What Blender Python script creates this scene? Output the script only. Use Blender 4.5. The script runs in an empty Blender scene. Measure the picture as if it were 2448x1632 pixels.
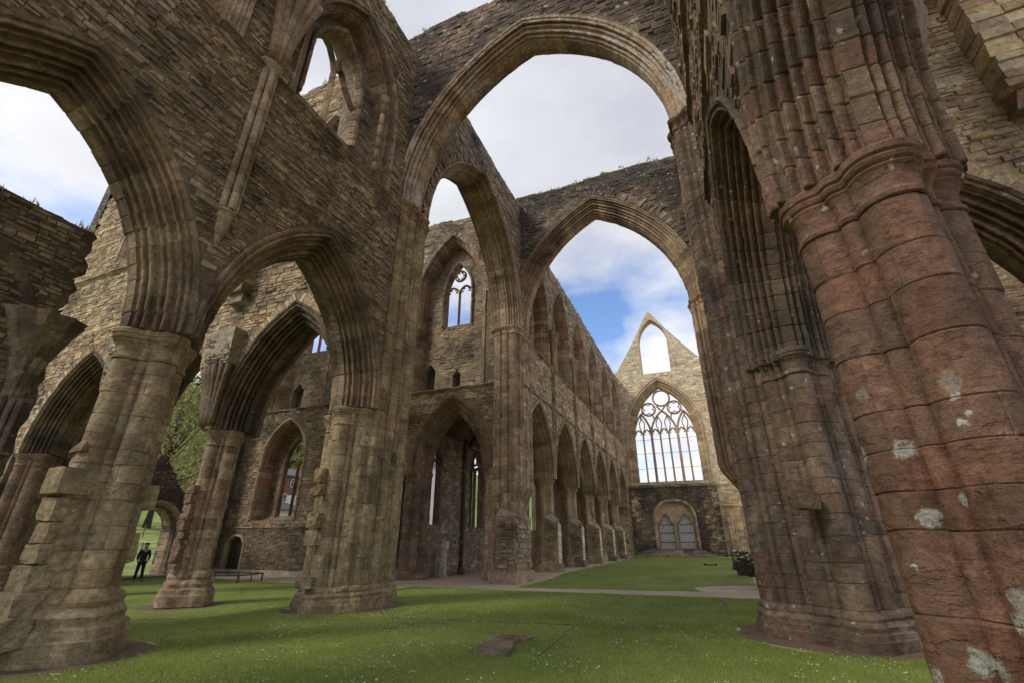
import bpy, math, random
import numpy as np
from mathutils import Vector, noise, geometry
rnd = random.Random(7)
NR = np.random.RandomState(11)
PI = math.pi
sc = bpy.context.scene
COL = sc.collection

# ------------------------------------------------------------------ helpers
def tag(o, label=None, cat=None, group=None, kind=None):
    if label: o['label'] = label
    if cat: o['category'] = cat
    if group: o['group'] = group
    if kind: o['kind'] = kind
    return o

def empty(name, loc, label, cat, group=None):
    o = bpy.data.objects.new(name, None)
    o.empty_display_size = 0.3
    o.location = loc
    COL.objects.link(o)
    return tag(o, label, cat, group)

def copy_tree(o, parent=None):
    c = o.copy(); COL.objects.link(c); c.parent = parent
    for ch in list(o.children):
        copy_tree(ch, c)
    return c

class MB:
    """collects geometry in world coordinates; build() links ONE mesh object"""
    def __init__(s): s.v = []; s.f = []; s.c = []; s.n = 0; s.sm = []
    def add(s, verts, faces, cols, smooth=False):
        verts = np.asarray(verts, float).reshape(-1, 3)
        s.v.append(verts)
        base = s.n
        s.f += [tuple(int(i) + base for i in f) for f in faces]
        if len(cols) == 3 and not hasattr(cols[0], '__len__'):
            cols = [tuple(cols)] * len(faces)
        s.c += [tuple(c) for c in cols]
        s.sm += [smooth] * len(faces)
        s.n += len(verts)
    def box(s, x0, x1, y0, y1, z0, z1, col=(.2, .17, .13), jit=0.0, top=None):
        P = []
        for z in (z0, z1):
            for (x, y) in ((x0, y0), (x1, y0), (x1, y1), (x0, y1)):
                P.append((x + rnd.uniform(-jit, jit), y + rnd.uniform(-jit, jit), z + rnd.uniform(-jit, jit)))
        if top:
            cx, cy = (x0+x1)/2, (y0+y1)/2
            for i in range(4, 8):
                P[i] = (cx + (P[i][0]-cx)*top, cy + (P[i][1]-cy)*top, P[i][2])
        s.add(P, [(0, 3, 2, 1), (4, 5, 6, 7), (0, 1, 5, 4), (1, 2, 6, 5), (2, 3, 7, 6), (3, 0, 4, 7)], col)
    def tube(s, pts, r, col=(.2, .17, .13), n=8, smooth=True, cap=True):
        pts = [Vector(p) for p in pts]
        V = []; F = []
        m = len(pts)
        for i, p in enumerate(pts):
            a = pts[max(i-1, 0)]; b = pts[min(i+1, m-1)]
            d = (b-a).normalized()
            u = d.cross(Vector((0, 0, 1)))
            if u.length < 1e-3: u = d.cross(Vector((0, 1, 0)))
            u.normalize(); w = d.cross(u)
            rr = r[i] if hasattr(r, '__len__') else r
            for k in range(n):
                t = 2*PI*k/n
                V.append(p + u*(math.cos(t)*rr) + w*(math.sin(t)*rr))
        for i in range(m-1):
            for k in range(n):
                F.append((i*n+k, i*n+(k+1) % n, (i+1)*n+(k+1) % n, (i+1)*n+k))
        if cap:
            F.append(tuple(range(n-1, -1, -1))); F.append(tuple((m-1)*n+k for k in range(n)))
        s.add([tuple(v) for v in V], F, col, smooth)
    def build(s, name, mat, parent=None, jitter=0.0, nscale=3.0):
        me = bpy.data.meshes.new(name)
        V = np.concatenate(s.v) if s.v else np.zeros((0, 3))
        if jitter:
            for i in range(len(V)):
                q = noise.noise_vector(Vector(V[i])*nscale)
                V[i] += np.array(q)*jitter
        o = bpy.data.objects.new(name, me)
        off = np.zeros(3)
        if parent is not None:
            off = np.array(parent_world(parent))
        me.from_pydata((V-off).tolist(), [], s.f)
        me.polygons.foreach_set('use_smooth', s.sm)
        ca = me.attributes.new('stone', 'FLOAT_COLOR', 'FACE')
        arr = np.ones((len(s.f), 4), np.float32); arr[:, :3] = np.array(s.c, np.float32)
        ca.data.foreach_set('color', arr.ravel())
        me.materials.append(mat)
        me.update()
        COL.objects.link(o)
        if parent is not None: o.parent = parent
        return o

def parent_world(p):
    l = Vector((0, 0, 0))
    while p is not None:
        l += p.location; p = p.parent
    return l

# ------------------------------------------------------------------ node materials
def nmat(name):
    m = bpy.data.materials.new(name); m.use_nodes = True
    nt = m.node_tree; nt.nodes.clear()
    out = nt.nodes.new('ShaderNodeOutputMaterial')
    b = nt.nodes.new('ShaderNodeBsdfPrincipled')
    nt.links.new(b.outputs[0], out.inputs[0])
    b.inputs['Roughness'].default_value = .9
    b.inputs['Specular IOR Level'].default_value = .25
    return m, nt, b
def N(nt, t, **k):
    n = nt.nodes.new('ShaderNode'+t)
    for a, v in k.items():
        if a.startswith('i_'):
            n.inputs[a[2:].replace('_', ' ')].default_value = v
        else: setattr(n, a, v)
    return n
def L(nt, a, b): nt.links.new(a, b)
def mixc(nt, fac, a, b, mode='MIX'):
    n = N(nt, 'Mix', data_type='RGBA', blend_type=mode)
    for sock, v in ((n.inputs[0], fac), (n.inputs[6], a), (n.inputs[7], b)):
        if hasattr(v, 'is_linked') or hasattr(v, 'node'): L(nt, v, sock)
        else: sock.default_value = v if not hasattr(v, '__len__') else (*v, 1)[:4]
    return n.outputs[2]
def math_(nt, op, a, b=0.0, c=0.0):
    n = N(nt, 'Math', operation=op)
    for i, v in enumerate((a, b, c)):
        if hasattr(v, 'node'): L(nt, v, n.inputs[i])
        else: n.inputs[i].default_value = v
    return n.outputs[0]
def ramp(nt, fac, lo, hi, a=0.0, b=1.0):
    n = N(nt, 'MapRange'); n.clamp = True
    L(nt, fac, n.inputs[0])
    for i, v in zip((1, 2, 3, 4), (lo, hi, a, b)): n.inputs[i].default_value = v
    return n.outputs[0]
def noise_(nt, vec, scale, detail=4, rough=.6, out=0):
    n = N(nt, 'TexNoise'); n.inputs['Scale'].default_value = scale
    n.inputs['Detail'].default_value = detail; n.inputs['Roughness'].default_value = rough
    L(nt, vec, n.inputs['Vector'])
    return n.outputs[out]
def scaled(nt, vec, s):
    n = N(nt, 'VectorMath', operation='MULTIPLY'); L(nt, vec, n.inputs[0]); n.inputs[1].default_value = s
    return n.outputs[0]

def stone_mat(name, crust=.35, lichen=.3, big=0.0, moss=.25, bump=1.25, gain=1.0, streak=0.0, algae=0.0, white=0.0, alb=1.65, tint=(1.0, .97, .91), fb=.3, ls=6.5):
    m, nt, b = nmat(name)
    geo = N(nt, 'NewGeometry'); pos = geo.outputs['Position']
    at = N(nt, 'Attribute', attribute_name='stone')
    col = at.outputs['Color']
    n1 = noise_(nt, pos, 1.3, 6, .65)
    n2 = noise_(nt, pos, 9, 5, .7)
    n3 = noise_(nt, scaled(nt, pos, (2.2, 2.2, 17)), 1.0, 5, .6)
    fine = noise_(nt, pos, 55, 3, .7)
    f = math_(nt, 'MULTIPLY', ramp(nt, n1, .3, .7, .72*gain*alb, 1.28*gain*alb), ramp(nt, n2, .32, .68, .60, 1.34))
    f = math_(nt, 'MULTIPLY', f, ramp(nt, n3, .3, .7, .9, 1.1))
    f = math_(nt, 'MULTIPLY', f, ramp(nt, fine, .32, .68, .74, 1.22))
    cc = N(nt, 'CombineColor'); 
    for i in range(3): L(nt, math_(nt, 'MULTIPLY', f, tint[i]), cc.inputs[i])
    col = mixc(nt, 1.0, col, cc.outputs[0], 'MULTIPLY')
    # warm / cool drift of the stone
    w = ramp(nt, noise_(nt, pos, .55, 3, .5), .4, .62)
    col = mixc(nt, math_(nt, 'MULTIPLY', w, .35), col, mixc(nt, 1.0, col, (1.12, .93, .74), 'MULTIPLY'))
    # dark weather crust in its own patches
    cn = noise_(nt, pos, .42, 7, .68)
    cr = ramp(nt, cn, .60-crust*.25, .72-crust*.2)
    cr = math_(nt, 'MULTIPLY', cr, ramp(nt, n2, .3, .6, .45, .85))
    col = mixc(nt, cr, col, (.045, .040, .034))
    if streak > 0:
        st = noise_(nt, scaled(nt, pos, (2.2, 2.2, .25)), 1.0, 5, .7)
        sr = math_(nt, 'MULTIPLY', ramp(nt, st, .55, .70), streak)
        col = mixc(nt, sr, col, (.30, .155, .05))
    if algae > 0:
        an = noise_(nt, scaled(nt, pos, (1.6, 1.6, .5)), 1.0, 5, .65)
        col = mixc(nt, math_(nt, 'MULTIPLY', ramp(nt, an, .48, .66), algae), col, (.095, .10, .055))
    if white > 0:
        wn = noise_(nt, scaled(nt, pos, (1, 1, .6)), 1.1, 6, .7)
        wf = math_(nt, 'MULTIPLY', ramp(nt, wn, .50, .60), ramp(nt, n2, .40, .55, .1, 1))
        col = mixc(nt, math_(nt, 'MULTIPLY', wf, white), col, (.62, .60, .55))
    # small pale lichen spots
    if lichen > 0:
        v = N(nt, 'TexVoronoi'); v.inputs['Scale'].default_value = ls; v.inputs['Randomness'].default_value = 1
        dv = N(nt, 'VectorMath', operation='ADD'); L(nt, pos, dv.inputs[0])
        L(nt, scaled(nt, noise_(nt, pos, 14, 3, .6, 1), (.12, .12, .12)), dv.inputs[1]); L(nt, dv.outputs[0], v.inputs['Vector'])
        sp = ramp(nt, v.outputs['Distance'], .26, .17)
        rd = N(nt, 'SeparateColor'); L(nt, v.outputs['Color'], rd.inputs[0])
        sp = math_(nt, 'MULTIPLY', sp, ramp(nt, rd.outputs[0], 1-lichen*.55, 1-lichen*.55+.03))
        sp = math_(nt, 'MULTIPLY', sp, ramp(nt, n1, .42, .56))
        col = mixc(nt, math_(nt, 'MULTIPLY', sp, .85), col, (.50, .49, .44))
    if big > 0:
        v = N(nt, 'TexVoronoi'); v.inputs['Scale'].default_value = 3.6; v.inputs['Randomness'].default_value = 1
        dv = N(nt, 'VectorMath', operation='ADD'); L(nt, pos, dv.inputs[0])
        L(nt, scaled(nt, noise_(nt, pos, 7, 5, .7, 1), (.2, .2, .2)), dv.inputs[1]); L(nt, dv.outputs[0], v.inputs['Vector'])
        sp = ramp(nt, v.outputs['Distance'], .34, .25)
        rd = N(nt, 'SeparateColor'); L(nt, v.outputs['Color'], rd.inputs[0])
        sp = math_(nt, 'MULTIPLY', sp, ramp(nt, rd.outputs[0], 1-big, 1-big+.02))
        sp = math_(nt, 'MULTIPLY', sp, ramp(nt, math_(nt, 'MULTIPLY', fine, ramp(nt, n2, .3, .5, .7, 1.1)), .33, .5, .05, 1))
        sz = N(nt, 'SeparateXYZ'); L(nt, pos, sz.inputs[0])
        sp = math_(nt, 'MULTIPLY', sp, ramp(nt, sz.outputs[2], 3.2, 2.6))
        col = mixc(nt, math_(nt, 'MULTIPLY', sp, .85), col, mixc(nt, ramp(nt, noise_(nt, pos, 30, 4, .8), .4, .6), (.26, .27, .22), (.44, .44, .38)))
    # moss and grass bits on upward facing ledges
    sn = N(nt, 'SeparateXYZ'); L(nt, geo.outputs['True Normal'], sn.inputs[0])
    mo = math_(nt, 'MULTIPLY', ramp(nt, sn.outputs[2], .55, .9), ramp(nt, n2, .4, .6, .2, 1))
    col = mixc(nt, math_(nt, 'MULTIPLY', mo, moss), col, (.11, .115, .045))
    er_ = ramp(nt, noise_(nt, scaled(nt, pos, (1.0, 1.0, 2.2)), 2.4, 6, .62), .56, .60)
    col = mixc(nt, math_(nt, 'MULTIPLY', er_, .28), col, mixc(nt, 1.0, col, (.62, .62, .64), 'MULTIPLY'))
    L(nt, col, b.inputs['Base Color'])
    n2 = math_(nt, 'SUBTRACT', n2, math_(nt, 'MULTIPLY', er_, .35))
    bsum = math_(nt, 'ADD', math_(nt, 'MULTIPLY', n2, .5), math_(nt, 'ADD', math_(nt, 'MULTIPLY', n3, .25), math_(nt, 'MULTIPLY', fine, fb)))
    bp = N(nt, 'Bump'); bp.inputs['Strength'].default_value = .85*bump; bp.inputs['Distance'].default_value = .05
    L(nt, bsum, bp.inputs['Height']); L(nt, bp.outputs[0], b.inputs['Normal'])
    return m

def plain_mat(name, col, rough=.8, metal=0, var=.25, scale=8, bump=.3):
    m, nt, b = nmat(name)
    tc = N(nt, 'TexCoord')
    n = noise_(nt, tc.outputs['Object'], scale, 5, .65)
    f = ramp(nt, n, .3, .7, 1-var, 1+var)
    cc = N(nt, 'CombineColor')
    for i in range(3): L(nt, f, cc.inputs[i])
    L(nt, mixc(nt, 1.0, col, cc.outputs[0], 'MULTIPLY'), b.inputs['Base Color'])
    b.inputs['Roughness'].default_value = rough; b.inputs['Metallic'].default_value = metal
    if bump:
        bp = N(nt, 'Bump'); bp.inputs['Strength'].default_value = bump; bp.inputs['Distance'].default_value = .02
        L(nt, n, bp.inputs['Height']); L(nt, bp.outputs[0], b.inputs['Normal'])
    return m

M = {}
M['rubble'] = stone_mat('rubble_masonry', .35, .35, streak=.12)
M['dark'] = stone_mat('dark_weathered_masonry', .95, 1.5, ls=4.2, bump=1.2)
M['sooty'] = stone_mat('black_stained_masonry', .85, 1.7, alb=1.85, ls=2.6, bump=1.2)
M['washed'] = stone_mat('whitewash_stained_sandstone', .25, .3, white=1.0, alb=1.95)
M['dress'] = stone_mat('dressed_sandstone', .3, .35)
M['pale'] = stone_mat('pale_gable_masonry', .1, .35, moss=.5, alb=1.75)
M['bright'] = stone_mat('clean_window_sandstone', .05, .2, alb=2.1)
M['drip'] = stone_mat('rain_streaked_arch_stone', .75, .15, streak=.5)
M['olive'] = stone_mat('olive_sandstone', .18, .15, streak=.1)
M['algae'] = stone_mat('algae_green_sandstone', .22, .4, algae=.45)
M['red'] = stone_mat('red_sandstone', .3, .3, big=.50, fb=.12, bump=1.3, algae=.28, alb=1.05, tint=(1, 1.0, 1))
M['brown'] = stone_mat('brown_red_sandstone', .42, .6, algae=.25, alb=1.3, tint=(1, .98, .93))

PAL = dict(
    rubble=[(.22, .18, .13), (.185, .15, .11), (.26, .22, .165), (.16, .13, .10), (.20, .15, .115), (.275, .235, .17), (.23, .18, .125)],
    yellow=[(.29, .235, .15), (.25, .195, .13), (.34, .285, .195), (.215, .165, .12), (.225, .155, .115), (.35, .275, .15), (.28, .24, .175), (.30, .25, .18)],
    dress=[(.25, .20, .14), (.225, .175, .12), (.275, .225, .16), (.235, .17, .12), (.21, .17, .12)],
    pinkish=[(.25, .19, .135), (.215, .155, .11), (.27, .21, .15), (.235, .15, .11), (.20, .155, .115), (.28, .225, .16)],
    olive=[(.235, .19, .115), (.215, .17, .105), (.25, .205, .13), (.20, .15, .095), (.225, .18, .12)],
    red=[(.160, .088, .060), (.150, .084, .059), (.170, .094, .062), (.155, .092, .066), (.162, .084, .056), (.148, .092, .068)],
    brown=[(.155, .112, .085), (.14, .095, .073), (.165, .122, .09), (.13, .10, .082), (.155, .098, .074)],
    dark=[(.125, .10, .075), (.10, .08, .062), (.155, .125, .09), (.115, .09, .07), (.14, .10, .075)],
    pale=[(.40, .355, .265), (.34, .295, .22), (.44, .395, .30), (.31, .265, .195), (.37, .31, .215)],
    grey=[(.22, .19, .15), (.17, .145, .115), (.26, .23, .18), (.14, .12, .095), (.20, .165, .12)])
def pick(pal, v=.12):
    c = rnd.choice(PAL[pal]); k = 1+rnd.uniform(-v, v)
    return (c[0]*k, c[1]*k, c[2]*k)

# ------------------------------------------------------------------ frames and polygons
class Frame:
    """u runs along the wall, z up, n out of its front face"""
    def __init__(s, O, U, Nn):
        s.O = np.array(O, float); s.U = np.array(U, float); s.N = np.array(Nn, float)
        s.flip = np.dot(np.cross(s.U, (0, 0, 1)), s.N) < 0
    def p(s, u, n, z):
        u = np.asarray(u, float)[..., None]; n = np.asarray(n, float)[..., None]; z = np.asarray(z, float)[..., None]
        return s.O + u*s.U + n*s.N + z*np.array((0, 0, 1.))
    def back(s, T):
        return Frame(s.O - s.N*T, s.U, -s.N)
def FX(x, sgn): return Frame((x, 0, 0), (0, 1, 0), (sgn, 0, 0))
def FY(y, sgn): return Frame((0, y, 0), (1, 0, 0), (0, sgn, 0))

def inside(poly, x, y):
    poly = np.asarray(poly); r = np.zeros(x.shape, bool)
    x1, y1 = poly[-1]
    for x2, y2 in poly:
        c = ((y2 > y) != (y1 > y)) & (x < (x1-x2)*(y-y2)/((y1-y2) + 1e-12) + x2)
        r ^= c; x1, y1 = x2, y2
    return r

class Arch:
    def __init__(s, c, zs, half, rise, foot=None):
        s.c = c; s.zs = zs; s.half = half; s.rise = rise
        s.foot = zs if foot is None else foot
        s.R = (half**2+rise**2)/(2*half); s.cc = s.R-half
    def side(s, d, n, sg, foot=True):
        """points from springing to apex on side sg (-1 left, +1 right)"""
        R = s.R+d; ph = math.acos(max(-1, min(1, s.cc/R)))
        t = np.linspace(0, ph, n)
        u = s.c + sg*(-s.cc + R*np.cos(t)); z = s.zs + R*np.sin(t)
        return u, z
    def poly(s, d, n=14):
        u, z = s.side(d, n, 1); u2, z2 = s.side(d, n, -1)
        P = [(s.c-s.half-d, s.foot)] if s.foot < s.zs else []
        P += list(zip(u2, z2)) + list(zip(u[::-1], z[::-1]))[1:]
        if s.foot < s.zs: P.append((s.c+s.half+d, s.foot))
        return P
    def top(s, d=0): return s.zs+math.sqrt((s.R+d)**2-s.cc**2)

def ragged(u0, u1, z, amp=.18, step=.45, seed=0, slope=0.0):
    r = random.Random(seed); P = []; u = u0; zz = z
    while u < u1:
        P.append((u, zz)); u2 = min(u1, u+r.uniform(.5, 1.4)*step)
        P.append((u2-.02, zz + r.uniform(-.02, .02)))
        u = u2; zz = z+slope*(u-u0)+amp*(noise.noise(Vector((u*.35, seed*7.1, 0)))*1.6 + r.uniform(-.35, .35))
    return P

def slab(mb, fr, outline, holes, T, col):
    """solid wall: outline with holes, thickness T behind the face"""
    loops = [outline]+holes
    flat = [p for l in loops for p in l]
    tris = geometry.tessellate_polygon([[Vector((p[0], p[1], 0)) for p in l] for l in loops])
    n = len(flat); A = np.array(flat, float)
    V = np.concatenate([fr.p(A[:, 0], 0*A[:, 0], A[:, 1]), fr.p(A[:, 0], 0*A[:, 0]-T, A[:, 1])])
    F = []
    for t in tris:
        (a, b, c) = t
        ar = (A[b, 0]-A[a, 0])*(A[c, 1]-A[a, 1])-(A[b, 1]-A[a, 1])*(A[c, 0]-A[a, 0])
        if (ar < 0) != fr.flip: a, c = c, a
        F.append((a, b, c)); F.append((c+n, b+n, a+n))
    o = 0
    for l in loops:
        k = len(l)
        for i in range(k):
            F.append((o+i, o+(i+1) % k, n+o+(i+1) % k, n+o+i))
        o += k
    mb.add(V, F, col)

def stones(mb, fr, outline, holes, pal, h=(.10, .22), w=(.22, .6), prot=(.01, .05), gap=.012, skip=.02, jig=1.0, zr=None, ur=None):
    """individually laid stones standing proud of the face"""
    A = np.array(outline); u0, u1 = A[:, 0].min(), A[:, 0].max(); z0, z1 = A[:, 1].min(), A[:, 1].max()
    if zr: z0, z1 = zr
    if ur: u0, u1 = ur
    R = []
    z = z0
    while z < z1:
        hh = rnd.uniform(*h)*(1.45 if rnd.random() < .14 else 1)
        u = u0-rnd.uniform(0, w[1])
        while u < u1:
            ww = min(w[1]*1.4, max(w[0]*.8, hh*rnd.uniform(1.1, 3.4)))
            r = rnd.random()
            if r < .16 and hh > .12:
                k = rnd.uniform(.4, .6); R.append((u, u+ww, z, z+hh*k)); R.append((u, u+ww, z+hh*k, z+hh))
            elif r < skip+.16: pass
            else: R.append((u, u+ww, z, z+hh))
            u += ww
        z += hh
    R = np.array(R); n = len(R)
    prot = (prot[0]*.7, prot[1]*.72)
    wav = lambda u, z: np.array([noise.noise(Vector((a*.5, b*.4, u0*.1)))*.09*jig for a, b in zip(u, z)])
    R[:, 0] += gap*.5; R[:, 1] -= gap*.5; R[:, 2] += gap*.5; R[:, 3] -= gap*.5
    cz = wav(R[:, 0]+.5, R[:, 2]); R[:, 2] += cz; R[:, 3] += cz
    keep = np.ones(n, bool)
    uc = (R[:, 0]+R[:, 1])/2; zc = (R[:, 2]+R[:, 3])/2
    for (x, y) in ((R[:, 0], R[:, 2]), (R[:, 1], R[:, 2]), (R[:, 0], R[:, 3]), (R[:, 1], R[:, 3]), (uc, zc)):
        keep &= inside(outline, x, y)
        for hl in holes: keep &= ~inside(hl, x, y)
    R = R[keep]; n = len(R)
    if n == 0: return
    pr = NR.uniform(prot[0], prot[1], n)
    pr = pr + (NR.rand(n) < .07)*NR.uniform(.0, .05, n)
    V = np.zeros((n, 8, 3)); j = .016
    cu = [0, 1, 1, 0]; cz = [2, 2, 3, 3]; su = [1, -1, -1, 1]; sz = [1, 1, -1, -1]
    for k in range(4):
        ju = NR.uniform(-j, j, n)*jig; jz = NR.uniform(-j, j, n)*jig
        V[:, k] = fr.p(R[:, cu[k]]+ju, 0*ju-.015, R[:, cz[k]]+jz)
        ins = NR.uniform(.004, .030, n)
        V[:, k+4] = fr.p(R[:, cu[k]]+ju+su[k]*ins, pr+NR.uniform(-.018, .018, n), R[:, cz[k]]+jz+sz[k]*ins*.8)
    fs = [(4, 5, 6, 7), (0, 1, 5, 4), (1, 2, 6, 5), (2, 3, 7, 6), (3, 0, 4, 7)]
    if fr.flip: fs = [f[::-1] for f in fs]
    F = []; C = []
    for i in range(n):
        c = pick(pal, .12)
        for f in fs: F.append(tuple(8*i+q for q in f)); C.append(c)
    mb.add(V.reshape(-1, 3), F, C)

def ring_stones(mb, fr, arch, d0, depth, pal, step=.16, prot=(.01, .05)):
    """rubble relieving voussoirs radiating round an arch"""
    for sg in (-1, 1):
        R = arch.R+d0; ph = math.acos(arch.cc/R)
        t = 0.0
        while t < ph-.02:
            dt = rnd.uniform(.7, 1.3)*step/R
            t2 = min(t+dt*.88, ph); dp = depth*rnd.uniform(.65, 1.15); pr = rnd.uniform(*prot)
            P = []
            for nn, e in ((-.02, 0), (pr, .01)):
                for (rr, tt) in ((R+e, t), (R+dp-e, t), (R+dp-e, t2), (R+e, t2)):
                    P.append(fr.p(arch.c+sg*(-arch.cc+rr*math.cos(tt)), nn+rnd.uniform(-.008, .008), arch.zs+rr*math.sin(tt)))
            mb.add(np.array(P), [(4, 5, 6, 7), (0, 1, 5, 4), (1, 2, 6, 5), (2, 3, 7, 6), (3, 0, 4, 7)], pick(pal, .25))
            t += dt

def profile(T, D, w, k, two=True, hood=.1, depth=None, amp=1.0):
    """(d, n) section of a moulded arch; n=0 at front face, -T at back"""
    P = []
    if hood: P += [(D+hood, -.05), (D+hood, .05), (D+hood*.8, .09), (D+hood*.15, .06), (D, .005)]
    else: P += [(D, -.05), (D, .01)]
    if two: a = np.array((0.0, -T/2+w/2))
    else: a = np.array((0.0, -(depth if depth else T*.4)))
    b = np.array((D, 0.0)); dv = a-b; Ln = np.hypot(*dv)
    nv = np.array((dv[1], -dv[0]))/Ln   # towards the void
    if nv[1] < 0: nv = -nv
    r = Ln/k
    S = 8
    for i in range(k):
        A = (.42 if i % 2 == 0 else .24)*r*amp*.75; Hd = .30*r*amp*.75; w_ = .64 if i % 2 == 0 else .5
        for j in range(S):
            s = j/S
            if s < w_: e = A*math.sin(PI*s/w_)**.6 - (.05*r if s > 0 else 0)
            else: e = -Hd*math.sin(PI*(s-w_)/(1-w_))**.7
            if j == 0: e = 0 if i == 0 else -.05*r
            P.append(tuple(b+dv*((i+s)/k)+nv*e))
    P.append(tuple(a))
    if two:
        Q = [(d, -T-n) for d, n in P[::-1]]
        P = P + Q
    else: P += [(0.0, -T)]
    return P

def arch_sweep(mb, fr, arch, prof, pal, vous=.34, jit=.006, broken=None, lo=0.0):
    """sweep the moulding round the arch, stone by stone; broken=(side,t0,t1) leaves a gap"""
    prof = np.array(prof); d = prof[:, 0]; nn = prof[:, 1]; P = len(d)
    ph = np.arccos(np.clip(arch.cc/(arch.R+d), -1, 1))
    for sg in (-1, 1):
        rows = []; cols = []
        if arch.foot < arch.zs-.05:
            m = max(1, int(round((arch.zs-arch.foot)/vous)))
            zz = np.linspace(arch.foot, arch.zs, m+1)
            for i in range(m):
                jj = NR.uniform(-jit, jit)+(.03 if rnd.random() < .08 else 0); c = pick(pal, .16)
                for q, (za, ins) in enumerate(((zz[i]+.006, .02), (zz[i]+.025, 0), (zz[i+1]-.025, 0), (zz[i+1]-.006, .02))):
                    rows.append(('v', za, jj+ins)); cols.append(c)
        Lm = arch.R*math.acos(min(1, arch.cc/arch.R))
        m = max(4, int(round(Lm/vous)))
        tt = np.linspace(0, 1, m+1)
        for i in range(m):
            if broken and broken[0] == sg and broken[1] <= tt[i] < broken[2]: 
                rows.append(None); cols.append(None); continue
            jj = NR.uniform(-jit, jit)+(.018 if rnd.random() < .10 else 0); c = pick(pal, .16)
            e = .012/Lm
            for q, (ta, ins) in enumerate(((tt[i]+e*.4, .013), (tt[i]+e*1.7, 0), ((tt[i]+tt[i+1])/2, -.002), (tt[i+1]-e*1.7, 0), (tt[i+1]-e*.4, .013))):
                if i == m-1 and q >= 3: ta = 1.0; ins = 0
                rows.append(('a', ta, jj+ins)); cols.append(c)
        V = []; F = []; C = []
        prev = None; cnt = 0
        for r, c in zip(rows, cols):
            if r is None: prev = None; continue
            kind, t, off = r
            dd = d+off
            if kind == 'v':
                u = arch.c+sg*(arch.half+dd); z = np.full(P, t)
            else:
                a = ph*t; u = arch.c+sg*(-arch.cc+(arch.R+dd)*np.cos(a)); z = arch.zs+(arch.R+dd)*np.sin(a)
                if t >= 1.0: u = np.full(P, arch.c + 0.0)
            V.append(fr.p(u, nn, z))
            if cnt == 0: F.append(tuple(range(P))); C.append(c)
            if prev is not None:
                for q in range(P-1):
                    a0 = prev*P+q; b0 = cnt*P+q
                    F.append((a0, a0+1, b0+1, b0) if (sg > 0) != fr.flip else (a0, b0, b0+1, a0+1)); C.append(c)
            prev = cnt; cnt += 1
        W_ = np.concatenate(V); q = W_*np.array((1., 1., 1.))
        er = sum(np.sin(q @ np.array(k_)+p_)*w_ for k_, p_, w_ in (((7, 3, 9), 1, 1), ((-5, 11, 6), 2, 1), ((13, -9, 17), 3, .7), ((23, 19, -21), 4, .6), ((-31, 27, 37), 5, .5)))
        er = np.clip(er-.9, 0, 2)*.014
        W_ -= er[:, None]*fr.N; W_[:, 2] += er*.7
        mb.add(W_, F, C)

# ------------------------------------------------------------------ piers
def outline(circles, poly=None, n=200, cx=0, cy=0):
    """star-shaped plan: union of circles and a convex polygon sampled by angle"""
    th = np.linspace(0, 2*PI, n, endpoint=False); dx, dy = np.cos(th), np.sin(th)
    r = np.full(n, .02)
    for (x, y, rad) in circles:
        b = dx*x+dy*y; c = x*x+y*y-rad*rad; disc = b*b-c
        ok = disc > 0
        t = np.where(ok, b+np.sqrt(np.maximum(disc, 0)), 0)
        r = np.maximum(r, t)
    if poly:
        for i in range(len(poly)):
            (x1, y1), (x2, y2) = poly[i], poly[(i+1) % len(poly)]
            ex, ey = x2-x1, y2-y1
            den = dx*ey-dy*ex
            t = np.where(abs(den) > 1e-9, (x1*ey-y1*ex)/np.where(abs(den) > 1e-9, den, 1), 0)
            s = np.where(abs(den) > 1e-9, (x1*dy-y1*dx)/np.where(abs(den) > 1e-9, den, 1), -1)
            s = np.where(abs(ex) > abs(ey), (t*dx-x1)/(ex if abs(ex) > 1e-9 else 1), (t*dy-y1)/(ey if abs(ey) > 1e-9 else 1))
            ok = (t > 0) & (s >= -1e-6) & (s <= 1+1e-6)
            r = np.maximum(r, np.where(ok, t, 0))
    return th, r

def loft(mb, cx, cy, th, rings, colf, cap=True):
    """rings: list of (z, r array, colour key)"""
    n = len(th); V = []
    ct, st = np.cos(th), np.sin(th)
    for z, r, k in rings:
        zz = np.full(n, z) if not hasattr(z, '__len__') else z
        V.append(np.stack([cx+ct*r, cy+st*r, zz], 1))
    F = []; C = []
    for i in range(len(rings)-1):
        for q in range(n):
            F.append((i*n+q, i*n+(q+1) % n, (i+1)*n+(q+1) % n, (i+1)*n+q)); C.append(colf(rings[i+1][2], q))
    if cap:
        F.append(tuple((len(rings)-1)*n+q for q in range(n))); C.append(colf(rings[-1][2], 0))
    mb.add(np.concatenate(V), F, C)

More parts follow.
